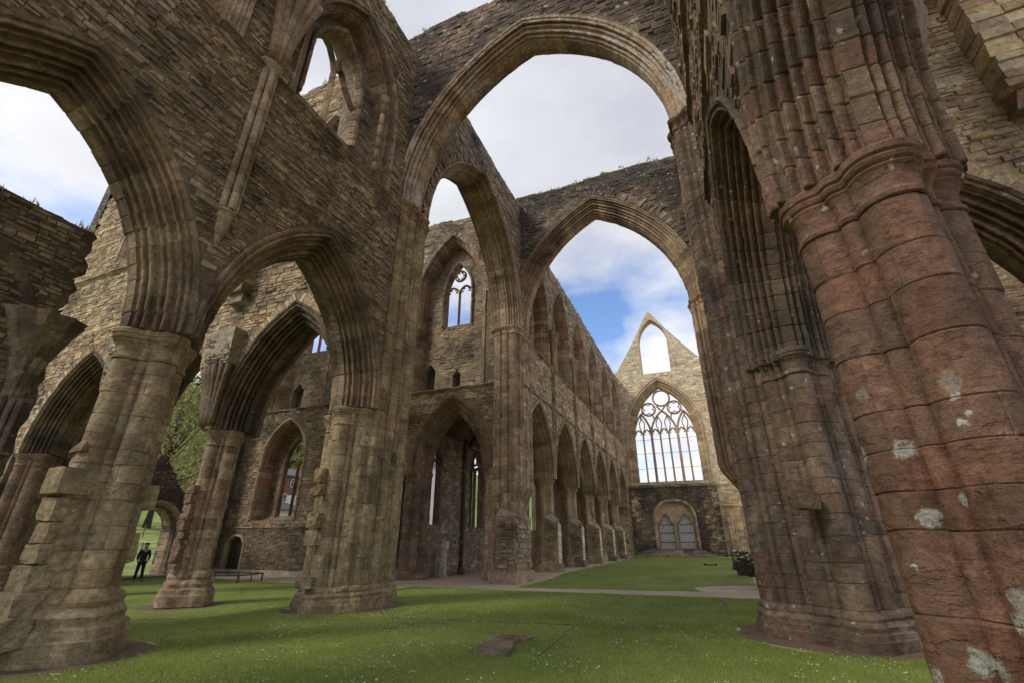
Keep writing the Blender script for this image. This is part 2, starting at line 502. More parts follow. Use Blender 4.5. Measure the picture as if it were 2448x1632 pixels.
def shaft_mesh(mb, cx, cy, th, rfun, z0, z1, pal, course=(.26, .42), jit=.010, blocks=7, seams=None, rough=.009):
    n = len(th); z = z0; k = 0; keys = {}
    rings = []
    while z < z1-.02:
        h = rnd.uniform(*course); zt = min(z1, z+h)
        if z1-zt < .15: zt = z1
        # angular blocks of this course
        nb = blocks; ph = rnd.random()
        edges = sorted([(ph+(i+rnd.uniform(-.25, .25))/nb) % 1.0 for i in range(nb)])
        idx = np.searchsorted(np.array(edges), np.arange(n)/n) % nb
        off = NR.uniform(-jit, jit, nb)[idx]
        cb = [pick(pal, .17) for _ in range(nb)]
        keys[k] = [cb[i] for i in idx]
        joint = np.where(np.diff(np.concatenate([idx, idx[:1]])) != 0, .010, 0)
        for q, (zz, ins) in enumerate(((z, .014), (z+.014, 0), ((z+zt)/2, -.002), (zt-.014, 0), (zt, .014))):
            r = rfun(zz)
            rr = r+off-ins-joint*(1 if 0 < q < 4 else 0)
            nz = np.array([noise.noise(Vector((cx*3+math.cos(t)*a*5, cy*3+math.sin(t)*a*5, zz*4))) for t, a in zip(th, r)])
            wv = np.array([noise.noise(Vector((cx+math.cos(t)*1.3, cy+math.sin(t)*1.3, zz*1.1+9)))*.03 for t in th]) if (0 <= q) else 0
            rings.append((zz+(wv if z0 < z and zt < z1 else 0), rr+nz*rough, k))
        z = zt; k += 1
    loft(mb, cx, cy, th, rings, lambda k, q: keys[k][q])

def smooth_r(r, k=9):
    w = np.hanning(k+2)[1:-1]; w /= w.sum(); R = np.concatenate([r[-k:], r, r[:k]])
    return np.convolve(R, w, 'same')[k:-k]

def base_mesh(mb, cx, cy, th, r, z0, z1, out, pal, blunt=31):
    rs = np.maximum(smooth_r(r, blunt), r*.995)
    h = z1-z0
    spec = [(0, 1.0, 1), (.30, 1.0, 1), (.33, .92, 1), (.46, .88, .9), (.50, .62, .8), (.54, .60, .8), (.62, .66, .7), (.70, .50, .6), (.74, .36, .5), (.82, .44, .4), (.90, .36, .3), (.94, .16, .1), (1.0, .0, 0)]
    rings = []
    for i, (f, o, bl) in enumerate(spec):
        rr = r*(1-bl)+rs*bl+out*o
        nz = np.array([noise.noise(Vector((cx+math.cos(t)*3, cy+math.sin(t)*3, f*6+3))) for t in th])
        rings.append((z0+h*f, rr+nz*.03, i))
    n = len(th); nb = 12
    cb = [[pick(pal, .12) for _ in range(nb+1)] for _ in spec]
    for i in (1,): cb[i] = cb[0]
    loft(mb, cx, cy, th, rings, lambda k, q: cb[k//3][q*nb//n])

def cap_mesh(mb, cx, cy, th, r, z0, z1, out, pal, blunt=17):
    rs = np.maximum(smooth_r(r, blunt), r)
    h = z1-z0
    spec = [(0, .0, 0), (.02, .22, 0), (.09, .28, 0), (.14, .10, 0), (.18, .02, 0), (.42, .12, .2), (.55, .42, .5), (.60, .62, .6), (.64, .52, .7), (.68, .78, .8), (.74, .92, .9), (.79, .78, .9), (.83, 1.0, 1), (.94, 1.05, 1), (1.0, .9, 1)]
    rings = []
    for i, (f, o, bl) in enumerate(spec):
        rr = r*(1-bl)+rs*bl+out*o
        nz = np.array([noise.noise(Vector((cx*2+math.cos(t)*4, cy*2+math.sin(t)*4, f*3))) for t in th])
        rings.append((z0+h*f, rr+nz*.022, i))
    n = len(th); nb = 8
    cb = [pick(pal, .12) for _ in range(nb+1)]
    loft(mb, cx, cy, th, rings, lambda k, q: cb[q*nb//n])

def quatre(R=.72, n=220):
    big = [(R*.62*math.cos(a), R*.62*math.sin(a), R*.38) for a in (0, PI/2, PI, 3*PI/2)]
    a2 = [PI/4+i*PI/2 for i in range(4)]
    small = [(R*.60*math.cos(a), R*.60*math.sin(a), R*.14) for a in a2]
    return outline(big+small, n=n)

def arcade_pier(x, y, zf, zc, R, mat, pal, label, group=None, course=(.26, .42), base_h=.75, base_out=.32, n=220, stub=None, jit=.010, nb=6):
    root = empty('pier', (x, y, zf), label, 'pier', group)
    th, r = quatre(R, n)
    m = MB(); shaft_mesh(m, x, y, th, lambda z: r, zf+base_h, zc-.58, pal, course, jit=jit, blocks=nb)
    m.build('shaft', mat, root)
    m = MB(); base_mesh(m, x, y, th, r, zf, zf+base_h, base_out, pal); m.build('base', mat, root)
    m = MB(); cap_mesh(m, x, y, th, r, zc-.58, zc, .13, pal); m.build('capital', mat, root)
    return root

def compound(cx, cy, tips, nsh=4, n=320, rs=.14, rc=.21):
    """clustered crossing pier; tips = extents (+x, +y, -x, -y)"""
    T = [(tips[0], 0), (0, tips[1]), (-tips[2], 0), (0, -tips[3])]
    circ = []; poly = []
    for i in range(4):
        a = np.array(T[i]); b = np.array(T[(i+1) % 4])
        la, lb = np.hypot(*a), np.hypot(*b)
        ua, ub = a/la, b/lb
        wdt = .42
        # flat-ended jambs: corner points
        pa = a+ub*wdt; pb = b+ua*wdt
        circ.append((*(ua*(la-rc*1.1)), rc*1.1))
        circ.append((*(ua*(la-rc)+ub*(wdt-rs*.4)), rs)); circ.append((*(ub*(lb-rc)+ua*(wdt-rs*.4)), rs))
        for k in range(nsh):
            t = (k+1)/(nsh+1); q = pa*(1-t)+pb*t
            rr = rc*.8 if k % 2 == nsh % 2 else rs*.72
            o = (ua+ub)/math.sqrt(2)*(.02)
            circ.append((q[0]+o[0], q[1]+o[1], rr*.85))
        poly += [tuple(a*.84 + ub*0), tuple(pa*.78), tuple((pa+pb)/2*.80), tuple(pb*.78)]
    return outline(circ, None, n) if False else outline(circ, poly, n)
# ------------------------------------------------------------------ dimensions (metres)
XS, XN, T = -5.80, 6.40, 1.70            # centre lines of the south and north arcades, wall thickness
FS, FN = -4.95, 5.55                      # inner wall faces
YE, YW, YEND, BAY = -5.15, 7.5, 44.3, 6.03
ZC, ZX = 5.5, 13.85                      # arcade capitals, crossing capitals

def sstep(a, b, x):
    t = max(0., min(1., (x-a)/(b-a))); return t*t*(3-2*t)
def gz(x, y):
    h = -.16*sstep(0.5, 3.5, y)*(1-sstep(9, 13, y))
    h2 = -.25*sstep(-6.5, -9.5, x)*(1-sstep(20, 26, y)) if x < -6.5 else 0
    h = min(h, h2) + .16*sstep(36, 44, y)
    return h

# ------------------------------------------------------------------ wall builders
def bar(mb, fr, pts, w, n0, dp, col=None, pal='dress'):
    """chamfered stone bar along points (u, z) in a wall plane"""
    pts = [np.array(p, float) for p in pts]; m = len(pts)
    sec = [(-.5, -.5), (-.5, -.2), (-.12, .5), (.12, .5), (.5, -.2), (.5, -.5)]
    V = []; F = []
    for i, p in enumerate(pts):
        d = pts[min(i+1, m-1)]-pts[max(i-1, 0)]; d /= (np.hypot(*d)+1e-9); q = np.array((-d[1], d[0]))
        for (a, b) in sec:
            V.append(fr.p(p[0]+q[0]*a*w, n0+b*dp, p[1]+q[1]*a*w))
    k = len(sec)
    for i in range(m-1):
        for j in range(k): F.append((i*k+j, i*k+(j+1) % k, (i+1)*k+(j+1) % k, (i+1)*k+j))
    F.append(tuple(range(k))); F.append(tuple((m-1)*k+j for j in range(k)))
    mb.add(np.array(V), F, col or pick(pal, .1))

def arcpts(c, z, r, a0, a1, n=8):
    return [(c+r*math.cos(a0+(a1-a0)*i/n), z+r*math.sin(a0+(a1-a0)*i/n)) for i in range(n+1)]

def foil_circle(mb, fr, c, z, r, w, n0, dp, lobes=0, pal='dress'):
    bar(mb, fr, arcpts(c, z, r, 0, 2*PI, 24), w, n0, dp, pal=pal)
    for i in range(lobes):
        a = 2*PI*(i+.5)/lobes; rr = r*.52
        cx, cz = c+math.cos(a)*r*.50, z+math.sin(a)*r*.50
        bar(mb, fr, arcpts(cx, cz, r*.42, a-PI*.62, a+PI*.62, 9), w*.6, n0, dp*.6, pal=pal)

def light_head(mb, fr, c, zs, half, w, n0, dp, pal='dress', rise=1.5, cusp=True):
    A = Arch(c, zs, half, half*rise)
    for sg in (-1, 1):
        u, z = A.side(0, 7, sg); bar(mb, fr, list(zip(u, z)), w, n0, dp, pal=pal)
        if cusp:
            u0, z0 = u[3], z[3]
            bar(mb, fr, [(u[1], z[1]), (c+sg*half*.42, zs+half*rise*.28), (u0, z0)], w*.55, n0, dp*.6, pal=pal)
            bar(mb, fr, [(u0, z0), (c+sg*half*.25, zs+half*rise*.62), (u[5], z[5])], w*.5, n0, dp*.6, pal=pal)

def two_light(parent, fr, c, sill, zs, half, rise, n0, mat, w=.13, dp=.22, pal='dress', broken=False, lobes=6):
    """window (a part) with mullion and tracery (sub-parts)"""
    wn = MB(); A = Arch(c, zs, half, rise, foot=sill)
    prof = [(.16, .06), (.10, .10), (.02, .04), (0, -.04), (-.03, -.14), (-.03, -.2), (.02, -.26), (.08, -.3)]
    prof = [(d, n+n0+.1) for d, n in prof]
    arch_sweep(wn, fr, A, prof, pal, vous=.32, jit=.004)
    wo = wn.build('window', mat, parent)
    m = MB(); top = zs+.05 if not broken else zs+.4
    bar(m, fr, [(c, sill), (c, top)], w*1.1, n0-.12, dp, pal=pal); m.build('mullion', mat, wo)
    m = MB()
    if not broken:
        light_head(m, fr, c-half/2, zs-.1, half/2, w*.8, n0-.12, dp*.8, pal, 1.25)
        light_head(m, fr, c+half/2, zs-.1, half/2, w*.8, n0-.12, dp*.8, pal, 1.25)
        foil_circle(m, fr, c, zs+rise*.60, half*.42, w*.8, n0-.12, dp*.8, lobes, pal)
    else:
        bar(m, fr, [(c, zs+.3), (c-.12, zs+.7), (c-.4, zs+1.15), (c-.75, zs+1.35)], w*.9, n0-.12, dp, pal=pal)
        bar(m, fr, [(c, zs+.3), (c+.2, zs+.65), (c+.35, zs+.6), (c+.55, zs+.2), (c+half-.02, zs-.35)], w*.9, n0-.12, dp, pal=pal)
        bar(m, fr, [(c+.2, zs+.6), (c+.1, zs+1.1), (c+.28, zs+1.5), (c+.25, zs+rise-.2)], w*.8, n0-.12, dp, pal=pal)
    m.build('tracery', mat, wo)
    return wo

def recess(parent, fr, mb_panel_mat, c, foot, zs, half, rise, depth, win, mat_dress, pal='rubble', paldress='pinkish', niches=(), D=.34, k=4, wbroken=False, winlow=None, label=None, hood=.09, floor=None):
    """a deep clerestory recess: mouldings, thinner back wall and its window"""
    A = Arch(c, zs, half, rise, foot=foot)
    m = MB(); arch_sweep(m, fr, A, profile(T, D, 0, k, two=False, hood=hood, depth=.42)+[(0, -depth)], paldress, vous=.36)
    m.build('recess_arch', mat_dress, parent)
    wc, ws, wz, wh, wr = win
    W = Arch(wc, wz, wh, wr, foot=ws)
    out = Arch(c, zs, half+.12, rise+.1, foot=foot-.05).poly(0)
    holes = [W.poly(.02)]
    fr2 = Frame(fr.O-fr.N*depth, fr.U, fr.N)
    m = MB(); nh = []
    for (a, b, z0, z1) in niches: nh.append([(a, z0), (b, z0), (b, z1-.0), ((a+b)/2, z1+(b-a)*.6), (a, z1)])
    slab(m, fr2, out, holes+nh, T-depth-.15, (.20, .17, .13))
    stones(m, fr2, out, [W.poly(.14)]+nh, pal, h=(.10, .20), w=(.2, .5), prot=(.005, .035))
    for (a, b, z0, z1) in niches:
        fr3 = Frame(fr.O-fr.N*(depth+.55), fr.U, fr.N)
        slab(m, fr3, [(a-.1, z0-.1), (b+.1, z0-.1), (b+.1, z1+.6), (a-.1, z1+.6)], [], .12, (.10, .085, .065))
    m.build('back_wall', mb_panel_mat, parent)
    two_light(parent, fr2, wc, ws, wz, wh, wr, .0, mat_dress, broken=wbroken, pal=paldress)

def string(parent, fr, u0, u1, z, mat, pal='grey', name='string_course', prot=.13, h=.2, seg=.7, gaps=.04):
    m = MB(); u = u0
    while u < u1:
        w = rnd.uniform(.6, 1.2)*seg; u2 = min(u1, u+w)
        if rnd.random() > gaps:
            p = prot*rnd.uniform(.8, 1.1); dz = rnd.uniform(-.015, .015)
            sec = [(-.05, -h*.5), (.02, -h*.5), (p*.5, -h*.1), (p, .0), (p, h*.15), (.0, h*.5), (-.05, h*.5)]
            V = [fr.p(uu, a, z+b+dz) for uu in (u+.006, u2-.006) for a, b in sec]; kk = len(sec)
            F = [(j, (j+1) % kk, kk+(j+1) % kk, kk+j) for j in range(kk)]+[tuple(range(kk)), tuple(kk+j for j in range(kk))]
            m.add(np.array(V), F, pick(pal, .15))
        u = u2
    return m.build(name, mat, parent)

def wall_shaft(parent, fr, u, zb, zt, mat, pal='dress', n=3, r=.085, corbel=.9, springer=2.6, spread=.6):
    """triple vaulting shaft on a corbel with its capital and the broken vault springing above"""
    m = MB()
    offs = [(-r*1.7, .06), (0, r*1.5+.03), (r*1.7, .06)][:n]
    z = zb
    while z < zt-.05:
        z2 = min(zt, z+rnd.uniform(.45, .8)); c = pick(pal, .14)
        for (a, b) in offs:
            m.tube([tuple(fr.p(u+a, b, zz)) for zz in (z, z+.02, z2-.02, z2)], [r*.86, r, r, r*.86], c, 8, cap=False)
        z = z2
    so = m.build('vaulting_shaft', mat, parent)
    m = MB(); prof = [(0, .0), (.04, .25), (.10, .45), (.16, .35), (.22, .75), (.27, 1), (.34, 1.05), (.36, .9)]
    def cone(prof, z0, flip=1, R=.20, base=.20):
        V = []; n_ = 12
        for (h, w) in prof:
            for q in range(n_+1):
                a = PI*q/n_; rr = base+R*w
                V.append(fr.p(u+math.cos(a)*rr*1.1, math.sin(a)*rr*1.0-.02, z0+flip*h))
        F = [(i*(n_+1)+q, i*(n_+1)+q+1, (i+1)*(n_+1)+q+1, (i+1)*(n_+1)+q) for i in range(len(prof)-1) for q in range(n_)]
        F += [tuple((len(prof)-1)*(n_+1)+q for q in range(n_+1)), tuple(range(n_+1))]
        m.add(np.array(V), F, pick(pal, .1))
    cone(prof, zt-.05, 1, .14, .15)
    m.build('shaft_capital', mat, so)
    if corbel:
        m = MB(); cone([(0, .5), (.06, .7), (.10, .3), (corbel*.45, .0), (corbel*.75, -.4), (corbel, -.9)], zb, -1, .12, .14)
        m.build('shaft_corbel', mat, so)
    if springer:
        m = MB(); zz0 = zt+.30
        for a in (-1, -.55, 0, .55, 1):
            P = []
            for i in range(6):
                t = i/5; P.append(tuple(fr.p(u+a*(.16+spread*t**1.8*.8), .14+(1-abs(a)*.6)*(.06+spread*.55*t**1.9), zz0+springer*t)))
            m.tube(P, [.12, .13, .14, .15, .15, .14], pick(pal, .14), 7)
        # solid tas-de-charge behind the ribs
        V = []; n_ = 8
        for i in range(6):
            t = i/5; hw = .16+spread*t**1.8*.75; dp = .10+spread*.45*t**1.9
            for q in range(n_+1):
                a = PI*q/n_
                V.append(fr.p(u+math.cos(a)*hw, math.sin(a)*dp, zz0+springer*t+rnd.uniform(-.03, .03)))
        F = [(i*(n_+1)+q, i*(n_+1)+q+1, (i+1)*(n_+1)+q+1, (i+1)*(n_+1)+q) for i in range(5) for q in range(n_)]
        F.append(tuple(5*(n_+1)+q for q in range(n_+1)))
        m.add(np.array(V), F, pick(pal, .1))
        m.build('vault_springer', mat, so)
    return so

def arcade_outline(arches, u0, u1, top, D):
    arches = sorted(arches, key=lambda q: q.c)
    P = [(u0, arches[0].zs)]
    for a in arches:
        ul, zl = a.side(D, 12, -1); ur, zr = a.side(D, 12, 1)
        P += list(zip(ul, zl)) + list(zip(ur[::-1], zr[::-1]))[1:]
    P.append((u1, arches[-1].zs))
    return P + top[::-1]

def arch_part(parent, fr, A, prof, pal, mat, name='archway', vous=.34, broken=None):
    m = MB(); arch_sweep(m, fr, A, prof, pal, vous, broken=broken); return m.build(name, mat, parent)

MORT = (.14, .115, .085)
CLOC = []
# ================================================================== SOUTH PRESBYTERY WALL
fr = FX(FS, 1)
root = empty('wall', (FS, -11, 0), 'towering rubble wall at left with clerestory window, above the two nearest dark arches', 'wall')
ar = [Arch(-14.115, ZC, 2.28, 3.86), Arch(-8.09, ZC, 2.28, 3.86)]
top = ragged(-18.2, YE, 22.0, .12, seed=1)
out = arcade_outline(ar, -18.2, YE, top, .55)
rec = Arch(-8.25, 16.6, 1.75, 3.2, foot=13.35)
rec0 = Arch(-14.2, 16.6, 1.75, 3.2, foot=13.35)
m = MB(); slab(m, fr, out, [rec.poly(.3), rec0.poly(.3)], T, MORT)
hl = [a.poly(.74) for a in ar]+[rec.poly(.36), rec0.poly(.36)]
put = [[(u, z), (u+.22, z), (u+.22, z+.24), (u, z+.24)] for u, z in ((-10.95, 9.45), (-10.05, 11.5), (-8.6, 12.4), (-7.1, 11.3), (-12.2, 14.2), (-10.4, 16.2), (-6.3, 15.0), (-6.2, 17.3), (-10.6, 18.2), (-6.0, 12.1), (-9.2, 10.8))]
stones(m, fr, out, hl+put, 'rubble', h=(.06, .15), w=(.12, .44), prot=(.004, .07), skip=.035)
m.build('masonry', M['rubble'], root)
PR = profile(T, .62, .22, 6, hood=.11, amp=1.9)
for a in ar: arch_part(root, fr, a, PR, 'dress', M['drip'])
string(root, fr, -18, -11.35, 10.27, M['dress']); string(root, fr, -10.9, -5.2, 10.27, M['dress'])
string(root, fr, -18, -11.35, 13.25, M['dress'], prot=.16); string(root, fr, -10.9, -5.2, 13.25, M['dress'], prot=.16)
wall_shaft(root, fr, -11.13, 8.6, 13.2, M['dress'], 'dress', springer=3.4, spread=.62, r=.085)
recess(root, fr, M['rubble'], -8.25, 13.35, 16.6, 1.85, 3.3, .85, (-8.47, 14.7, 16.9, 1.12, 2.3), M['dress'], wbroken=True)
recess(root, fr, M['rubble'], -14.2, 13.35, 16.6, 1.75, 3.2, 1.0, (-14.2, 14.9, 16.9, 1.0, 2.1), M['dress'])
# slender detached shaft of the window jamb with its little capital
m = MB()
for i in range(6): m.tube([(FS+.06, -6.86, 13.42+i*.59), (FS+.06, -6.86, 13.42+i*.59+.58)], .085, pick('dress', .2), 10)
js = m.build('jamb_shaft', M['dress'], root)
m = MB(); m.tube([(FS+.06, -6.86, 16.95), (FS+.06, -6.86, 17.03), (FS+.06, -6.86, 17.08), (FS+.06, -6.86, 17.2), (FS+.06, -6.86, 17.26)], [.1, .15, .11, .19, .17], pick('dress'), 12)
m.build('capital', M['dress'], js)

# ================================================================== NORTH PRESBYTERY WALL
fr = FX(FN, -1)
root = empty('wall', (FN, -11, 0), 'sheer wall above the huge red pier at right, its arches seen almost edge-on', 'wall')
ar = [Arch(-14.115, ZC-.22, 2.28, 4.06), Arch(-8.09, ZC-.22, 2.28, 4.06)]
top = ragged(-18.2, YE, 22.0, .12, seed=2)
out = arcade_outline(ar, -18.2, YE, top, .55)
rec = Arch(-8.25, 16.6, 1.75, 3.2, foot=13.35)
m = MB(); slab(m, fr, out, [], T, MORT)
stones(m, fr, out, [a.poly(.74) for a in ar], 'pinkish', h=(.10, .24), w=(.22, .62), prot=(.006, .05))
stones(m, fr.back(T), out, [a.poly(.74) for a in ar], 'grey', h=(.12, .28), w=(.25, .7), prot=(.006, .05), zr=(5.6, 12))
m.build('masonry', M['brown'], root)
for a in ar: arch_part(root, fr, a, PR, 'brown', M['brown'])
string(root, fr, -10.9, -5.2, 10.27, M['brown'], 'brown'); string(root, fr, -10.9, -5.2, 13.25, M['brown'], 'brown')
# broken springing of the aisle vault on the back of the wall
m = MB()
for (a, b) in ((-.8, .35), (-.55, .5), (-.3, .62), (-.05, .7), (.2, .66), (.45, .55), (.7, .4)):
    P = [(FN+T-.42+b*1.0*(i/5)**1.7, -11.13+a*(.30+.45*(i/5)**1.7), 5.35+2.4*i/5+rnd.uniform(-.01, .01)) for i in range(6)]
    m.tube(P, [.085, .09, .09, .09, .09, .08], pick('brown', .2), 8)
m.tube([(FN+T-.35, -11.13, 5.3), (FN+T-.3, -11.13, 6.2), (FN+T-.15, -11.13, 7.0), (FN+T, -11.13, 7.7)], [.3, .32, .36, .42], pick('brown', .1), 10)
m.build('vault_springer', M['brown'], root)

# ================================================================== CROSSING WALLS AND ARCHES
PX = profile(1.9, .86, .56, 6, hood=.12, amp=1.5)
PE = profile(1.9, .40, .40, 5, hood=.12, amp=1.25)
PE1 = profile(1.5, .42, .36, 4, hood=.12, amp=1.5)
def crossing(fr, u0, u1, c, half, rise, ztop, label, pal, mat, archmat, seed, zb=ZX, ringd=.0, archpal='dress', back=False, slope=0.0, prf=None, D=.86, Tk=1.9):
    root = empty('crossing_wall', tuple(fr.p(c, -.95, 0)), label, 'wall')
    A = Arch(c, ZX, half, rise)
    top = ragged(u0, u1, ztop, .16, seed=seed, slope=slope)
    out = arcade_outline([A], u0, u1, top, D-.06)
    m = MB(); slab(m, fr, out, [], Tk, MORT)
    stones(m, fr, out, [A.poly(D+.12+ringd*.8)], pal, h=(.11, .22), w=(.22, .6), prot=(.005, .05))
    if ringd: ring_stones(m, fr, A, D+.14, ringd, 'rubble', prot=(.02, .10))
    if back: stones(m, fr.back(1.9), out, [A.poly(1.1)], pal, h=(.14, .26), w=(.3, .7))
    m.build('masonry', mat, root)
    arch_part(root, fr, A, prf or PX, archpal, archmat, vous=.42)
    return root
crossing(FY(YE, -1), -6.75, 7.35, .15, 4.87, 7.08, 23.75, 'dark crossing wall over the largest and nearest great arch, whitewash stains on its mouldings', 'dark', M['sooty'], M['washed'], 3, ringd=.0, archpal='dress', prf=PE1, D=.42, Tk=1.5)
crossing(FY(YW+.2, -1), -5.3, 7.35, .05, 4.95, 7.8, 24.3, 'dark crossing wall over the far great arch, stones radiating round its pointed head', 'dark', M['dark'], M['dress'], 4, ringd=.55, archpal='dress', slope=-.01)
fs = FX(FS, 1)
crossing(fs, YE+1.9, YW+.2, 2.05, 4.95, 7.0, 23.4, 'crossing wall on the left whose great arch opens into the transept', 'grey', M['rubble'], M['dress'], 5, ringd=.35, prf=PE, D=.40)
crossing(FX(FN, -1), YE+1.9, YW+.2, 2.05, 4.95, 7.0, 23.4, 'crossing wall hidden behind the clustered pier at right, opening into the far transept', 'dark', M['dark'], M['dress'], 6)

# ================================================================== SOUTH NAVE WALL
fr = FX(FS, 1)
root = empty('wall', (FS, 26, 0), 'long nave wall of six receding pointed arches leading to the far traceried window', 'wall')
cs = [10.785+BAY*k for k in range(6)]
ar = [Arch(c, ZC, 2.28, 3.86) for c in cs]
u0, u1 = YW+2.0, YEND
top = ragged(u0, u1, 22.3, .14, seed=8)
out = [(u0, ZC)] + arcade_outline(ar, 7.9, u1, top, .55)[1:]
# first arch springs inside the crossing pier: trim the outline to the pier face
out = [(max(u, 7.9), z) for u, z in out]
top = ragged(7.9, u1, 22.3, .14, seed=8)
out = arcade_outline(ar, 7.75, u1, top, .55)
recs = [Arch(c, 16.9, 2.05, 3.9, foot=13.4) for c in cs]
m = MB(); slab(m, fr, out, [r.poly(.3) for r in recs], T, MORT)
stones(m, fr, out, [a.poly(.74) for a in ar]+[r.poly(.36) for r in recs], 'yellow', h=(.12, .26), w=(.28, .7), prot=(.005, .04), zr=(5.5, 13.3))
stones(m, fr, out, [a.poly(.74) for a in ar]+[r.poly(.36) for r in recs], 'grey', h=(.12, .26), w=(.28, .7), prot=(.005, .07), zr=(13.3, 22.6))
m.build('masonry', M['pale'], root)
for a in ar: arch_part(root, fr, a, PR, 'dress', M['pale'], vous=.4)
for k, c in enumerate(cs):
    a, b = c-BAY/2+.22, c+BAY/2-.22
    string(root, fr, a, b, 10.27, M['dress']); string(root, fr, a, b, 13.27, M['dress'], prot=.16)
    if k < 5: wall_shaft(root, fr, c+BAY/2, 8.3, 13.2, M['algae'], 'dress', springer=2.6, spread=.6)
    recess(root, fr, M['rubble'], c, 13.4, 16.9, 2.05, 3.9, .95, (c, 15.0, 17.2, 1.05, 2.2), M['pale'], pal='yellow', hood=.1)

# ================================================================== WEST FRONT
YF = YEND
fr = FY(YF, -1)
root = empty('west_front', (.3, YF+.7, 0), 'sunlit far end wall with the great seven-light traceried window and a pierced gable', 'wall')
GW = Arch(.28, 14.3, 3.76, 6.3, foot=8.44)
gab = Arch(.36, 27.0, 1.86, 3.3, foot=22.45)
outl = [(-13.5, -.3), (13.0, -.3), (13.0, 9.2), (7.6, 9.2), (7.5, 22.6), (5.9, 23.9), (4.6, 25.5), (3.4, 27.1), (2.2, 28.7), (1.2, 30.2), (.55, 31.3), (.1, 31.45), (-.3, 30.9), (-1.2, 29.2), (-2.1, 27.6), (-3.1, 26.0), (-4.1, 24.4), (-4.9, 23.2), (-6.8, 22.6), (-6.8, 10), (-13.5, 9.4)]
m = MB(); PO = Arch(.24, 4.3, 2.15, 1.72, foot=.9)
slab(m, fr, outl, [GW.poly(.75), gab.poly(.0), PO.poly(.2)], 1.5, (.30, .26, .18))
stones(m, fr, outl, [GW.poly(1.05), gab.poly(.06), [(-4.7, -1), (5.3, -1), (5.3, 8), (-4.7, 8)]], 'pale', h=(.14, .26), w=(.25, .6), prot=(.005, .045), zr=(7.9, 31.5), ur=(-6.8, 7.6))
stones(m, fr, outl, [GW.poly(1.05), [(-4.7, -1), (5.3, -1), (5.3, 8), (-4.7, 8)]], 'yellow', h=(.16, .3), w=(.3, .7), prot=(.005, .05), zr=(0, 7.9))
m.build('masonry', M['pale'], root)
m = MB(); prof = profile(1.5, .95, 0, 5, two=False, hood=.08, depth=.75)+[(0, -1.5)]
arch_sweep(m, fr, GW, prof, 'olive', vous=.42); wo = m.build('great_window', M['bright'], root)
nw = -.95
us = [.28-3.76+7.52*i/7 for i in range(8)]
for i in range(1, 7):
    m = MB(); bar(m, fr, [(us[i], 8.44), (us[i], 14.6 if i not in (2, 5) else 15.2)], .21 if i not in (2, 5) else .32, nw, .36, pal='pinkish'); m.build('mullion', M['bright'], wo)
m = MB()
hw = 7.52/14
for i in range(7):
    light_head(m, fr, (us[i]+us[i+1])/2, 14.3, hw, .17, nw, .26, 'pinkish', 1.6)
# daggers above the lights, sub-arches and the three roundels
for k_ in (1, 3, 4, 6):
    cu = us[k_]
    for s2 in (-1, 1): bar(m, fr, [(cu, 14.5), (cu+s2*.30, 15.5), (cu+s2*.34, 16.0), (cu, 16.75)], .14, nw, .24, pal='olive')
for sg in (-1, 1):
    c2 = .28+sg*2.685
    S = Arch(c2, 14.3, 1.074, 3.0)
    for s2 in (-1, 1):
        u, z = S.side(0, 8, s2); bar(m, fr, list(zip(u, z)), .26, nw, .34, pal='pinkish')
    S = Arch(.28+sg*1.88, 14.3, 1.88, 3.6) if False else None
    foil_circle(m, fr, .28+sg*1.62, 17.82, .86, .20, nw, .3, 4, 'pinkish')
    bar(m, fr, [(.28+sg*.02, 17.5), (.28+sg*.55, 18.15)], .20, nw, .3, pal='pinkish')
    bar(m, fr, [(.28+sg*1.0, 16.3), (.28+sg*1.2, 17.1)], .20, nw, .3, pal='pinkish')
    bar(m, fr, [(.28+sg*2.45, 17.5), (.28+sg*2.75, 16.9), (.28+sg*2.69, 16.5)], .20, nw, .3, pal='pinkish')
C3 = Arch(.28, 14.3, 1.611, 3.2)
for s2 in (-1, 1):
    u, z = C3.side(0, 8, s2); bar(m, fr, list(zip(u, z)), .26, nw, .34, pal='pinkish')
foil_circle(m, fr, .42, 19.2, 1.05, .22, nw, .34, 0, 'pinkish')
m.build('tracery', M['bright'], wo)
for z in (10.16, 12.04, 13.8):
    m = MB(); m.tube([tuple(fr.p(-3.48, nw, z)), tuple(fr.p(4.04, nw, z))], .022, (.05, .05, .05), 6); m.build('window_bar', plain_mat('rusty_iron_bar', (.06, .055, .05)) if 'bar' not in M else M['bar'], wo)
    M['bar'] = bpy.data.materials['rusty_iron_bar']
# lower wall with the portal
PO = Arch(.24, 4.3, 2.15, 1.72, foot=.9)
lo = [(-4.72, -.3), (5.32, -.3), (5.32, 7.75), (-4.72, 7.75)]
frl = FY(YF-.22, -1)
m = MB(); slab(m, frl, lo, [PO.poly(.0)], .215, (.10, .085, .065))
stones(m, frl, lo, [PO.poly(.02)], 'dark', h=(.13, .24), w=(.25, .55), prot=(.01, .07), ur=(-3.9, 4.4))
stones(m, frl, lo, [PO.poly(.02)], 'yellow', h=(.16, .3), w=(.3, .6), prot=(.01, .05), ur=(4.1, 5.6))
stones(m, frl, lo, [PO.poly(.02)], 'yellow', h=(.16, .3), w=(.3, .6), prot=(.01, .05), ur=(-5, -3.9))
m.build('lower_wall', M['sooty'], root)
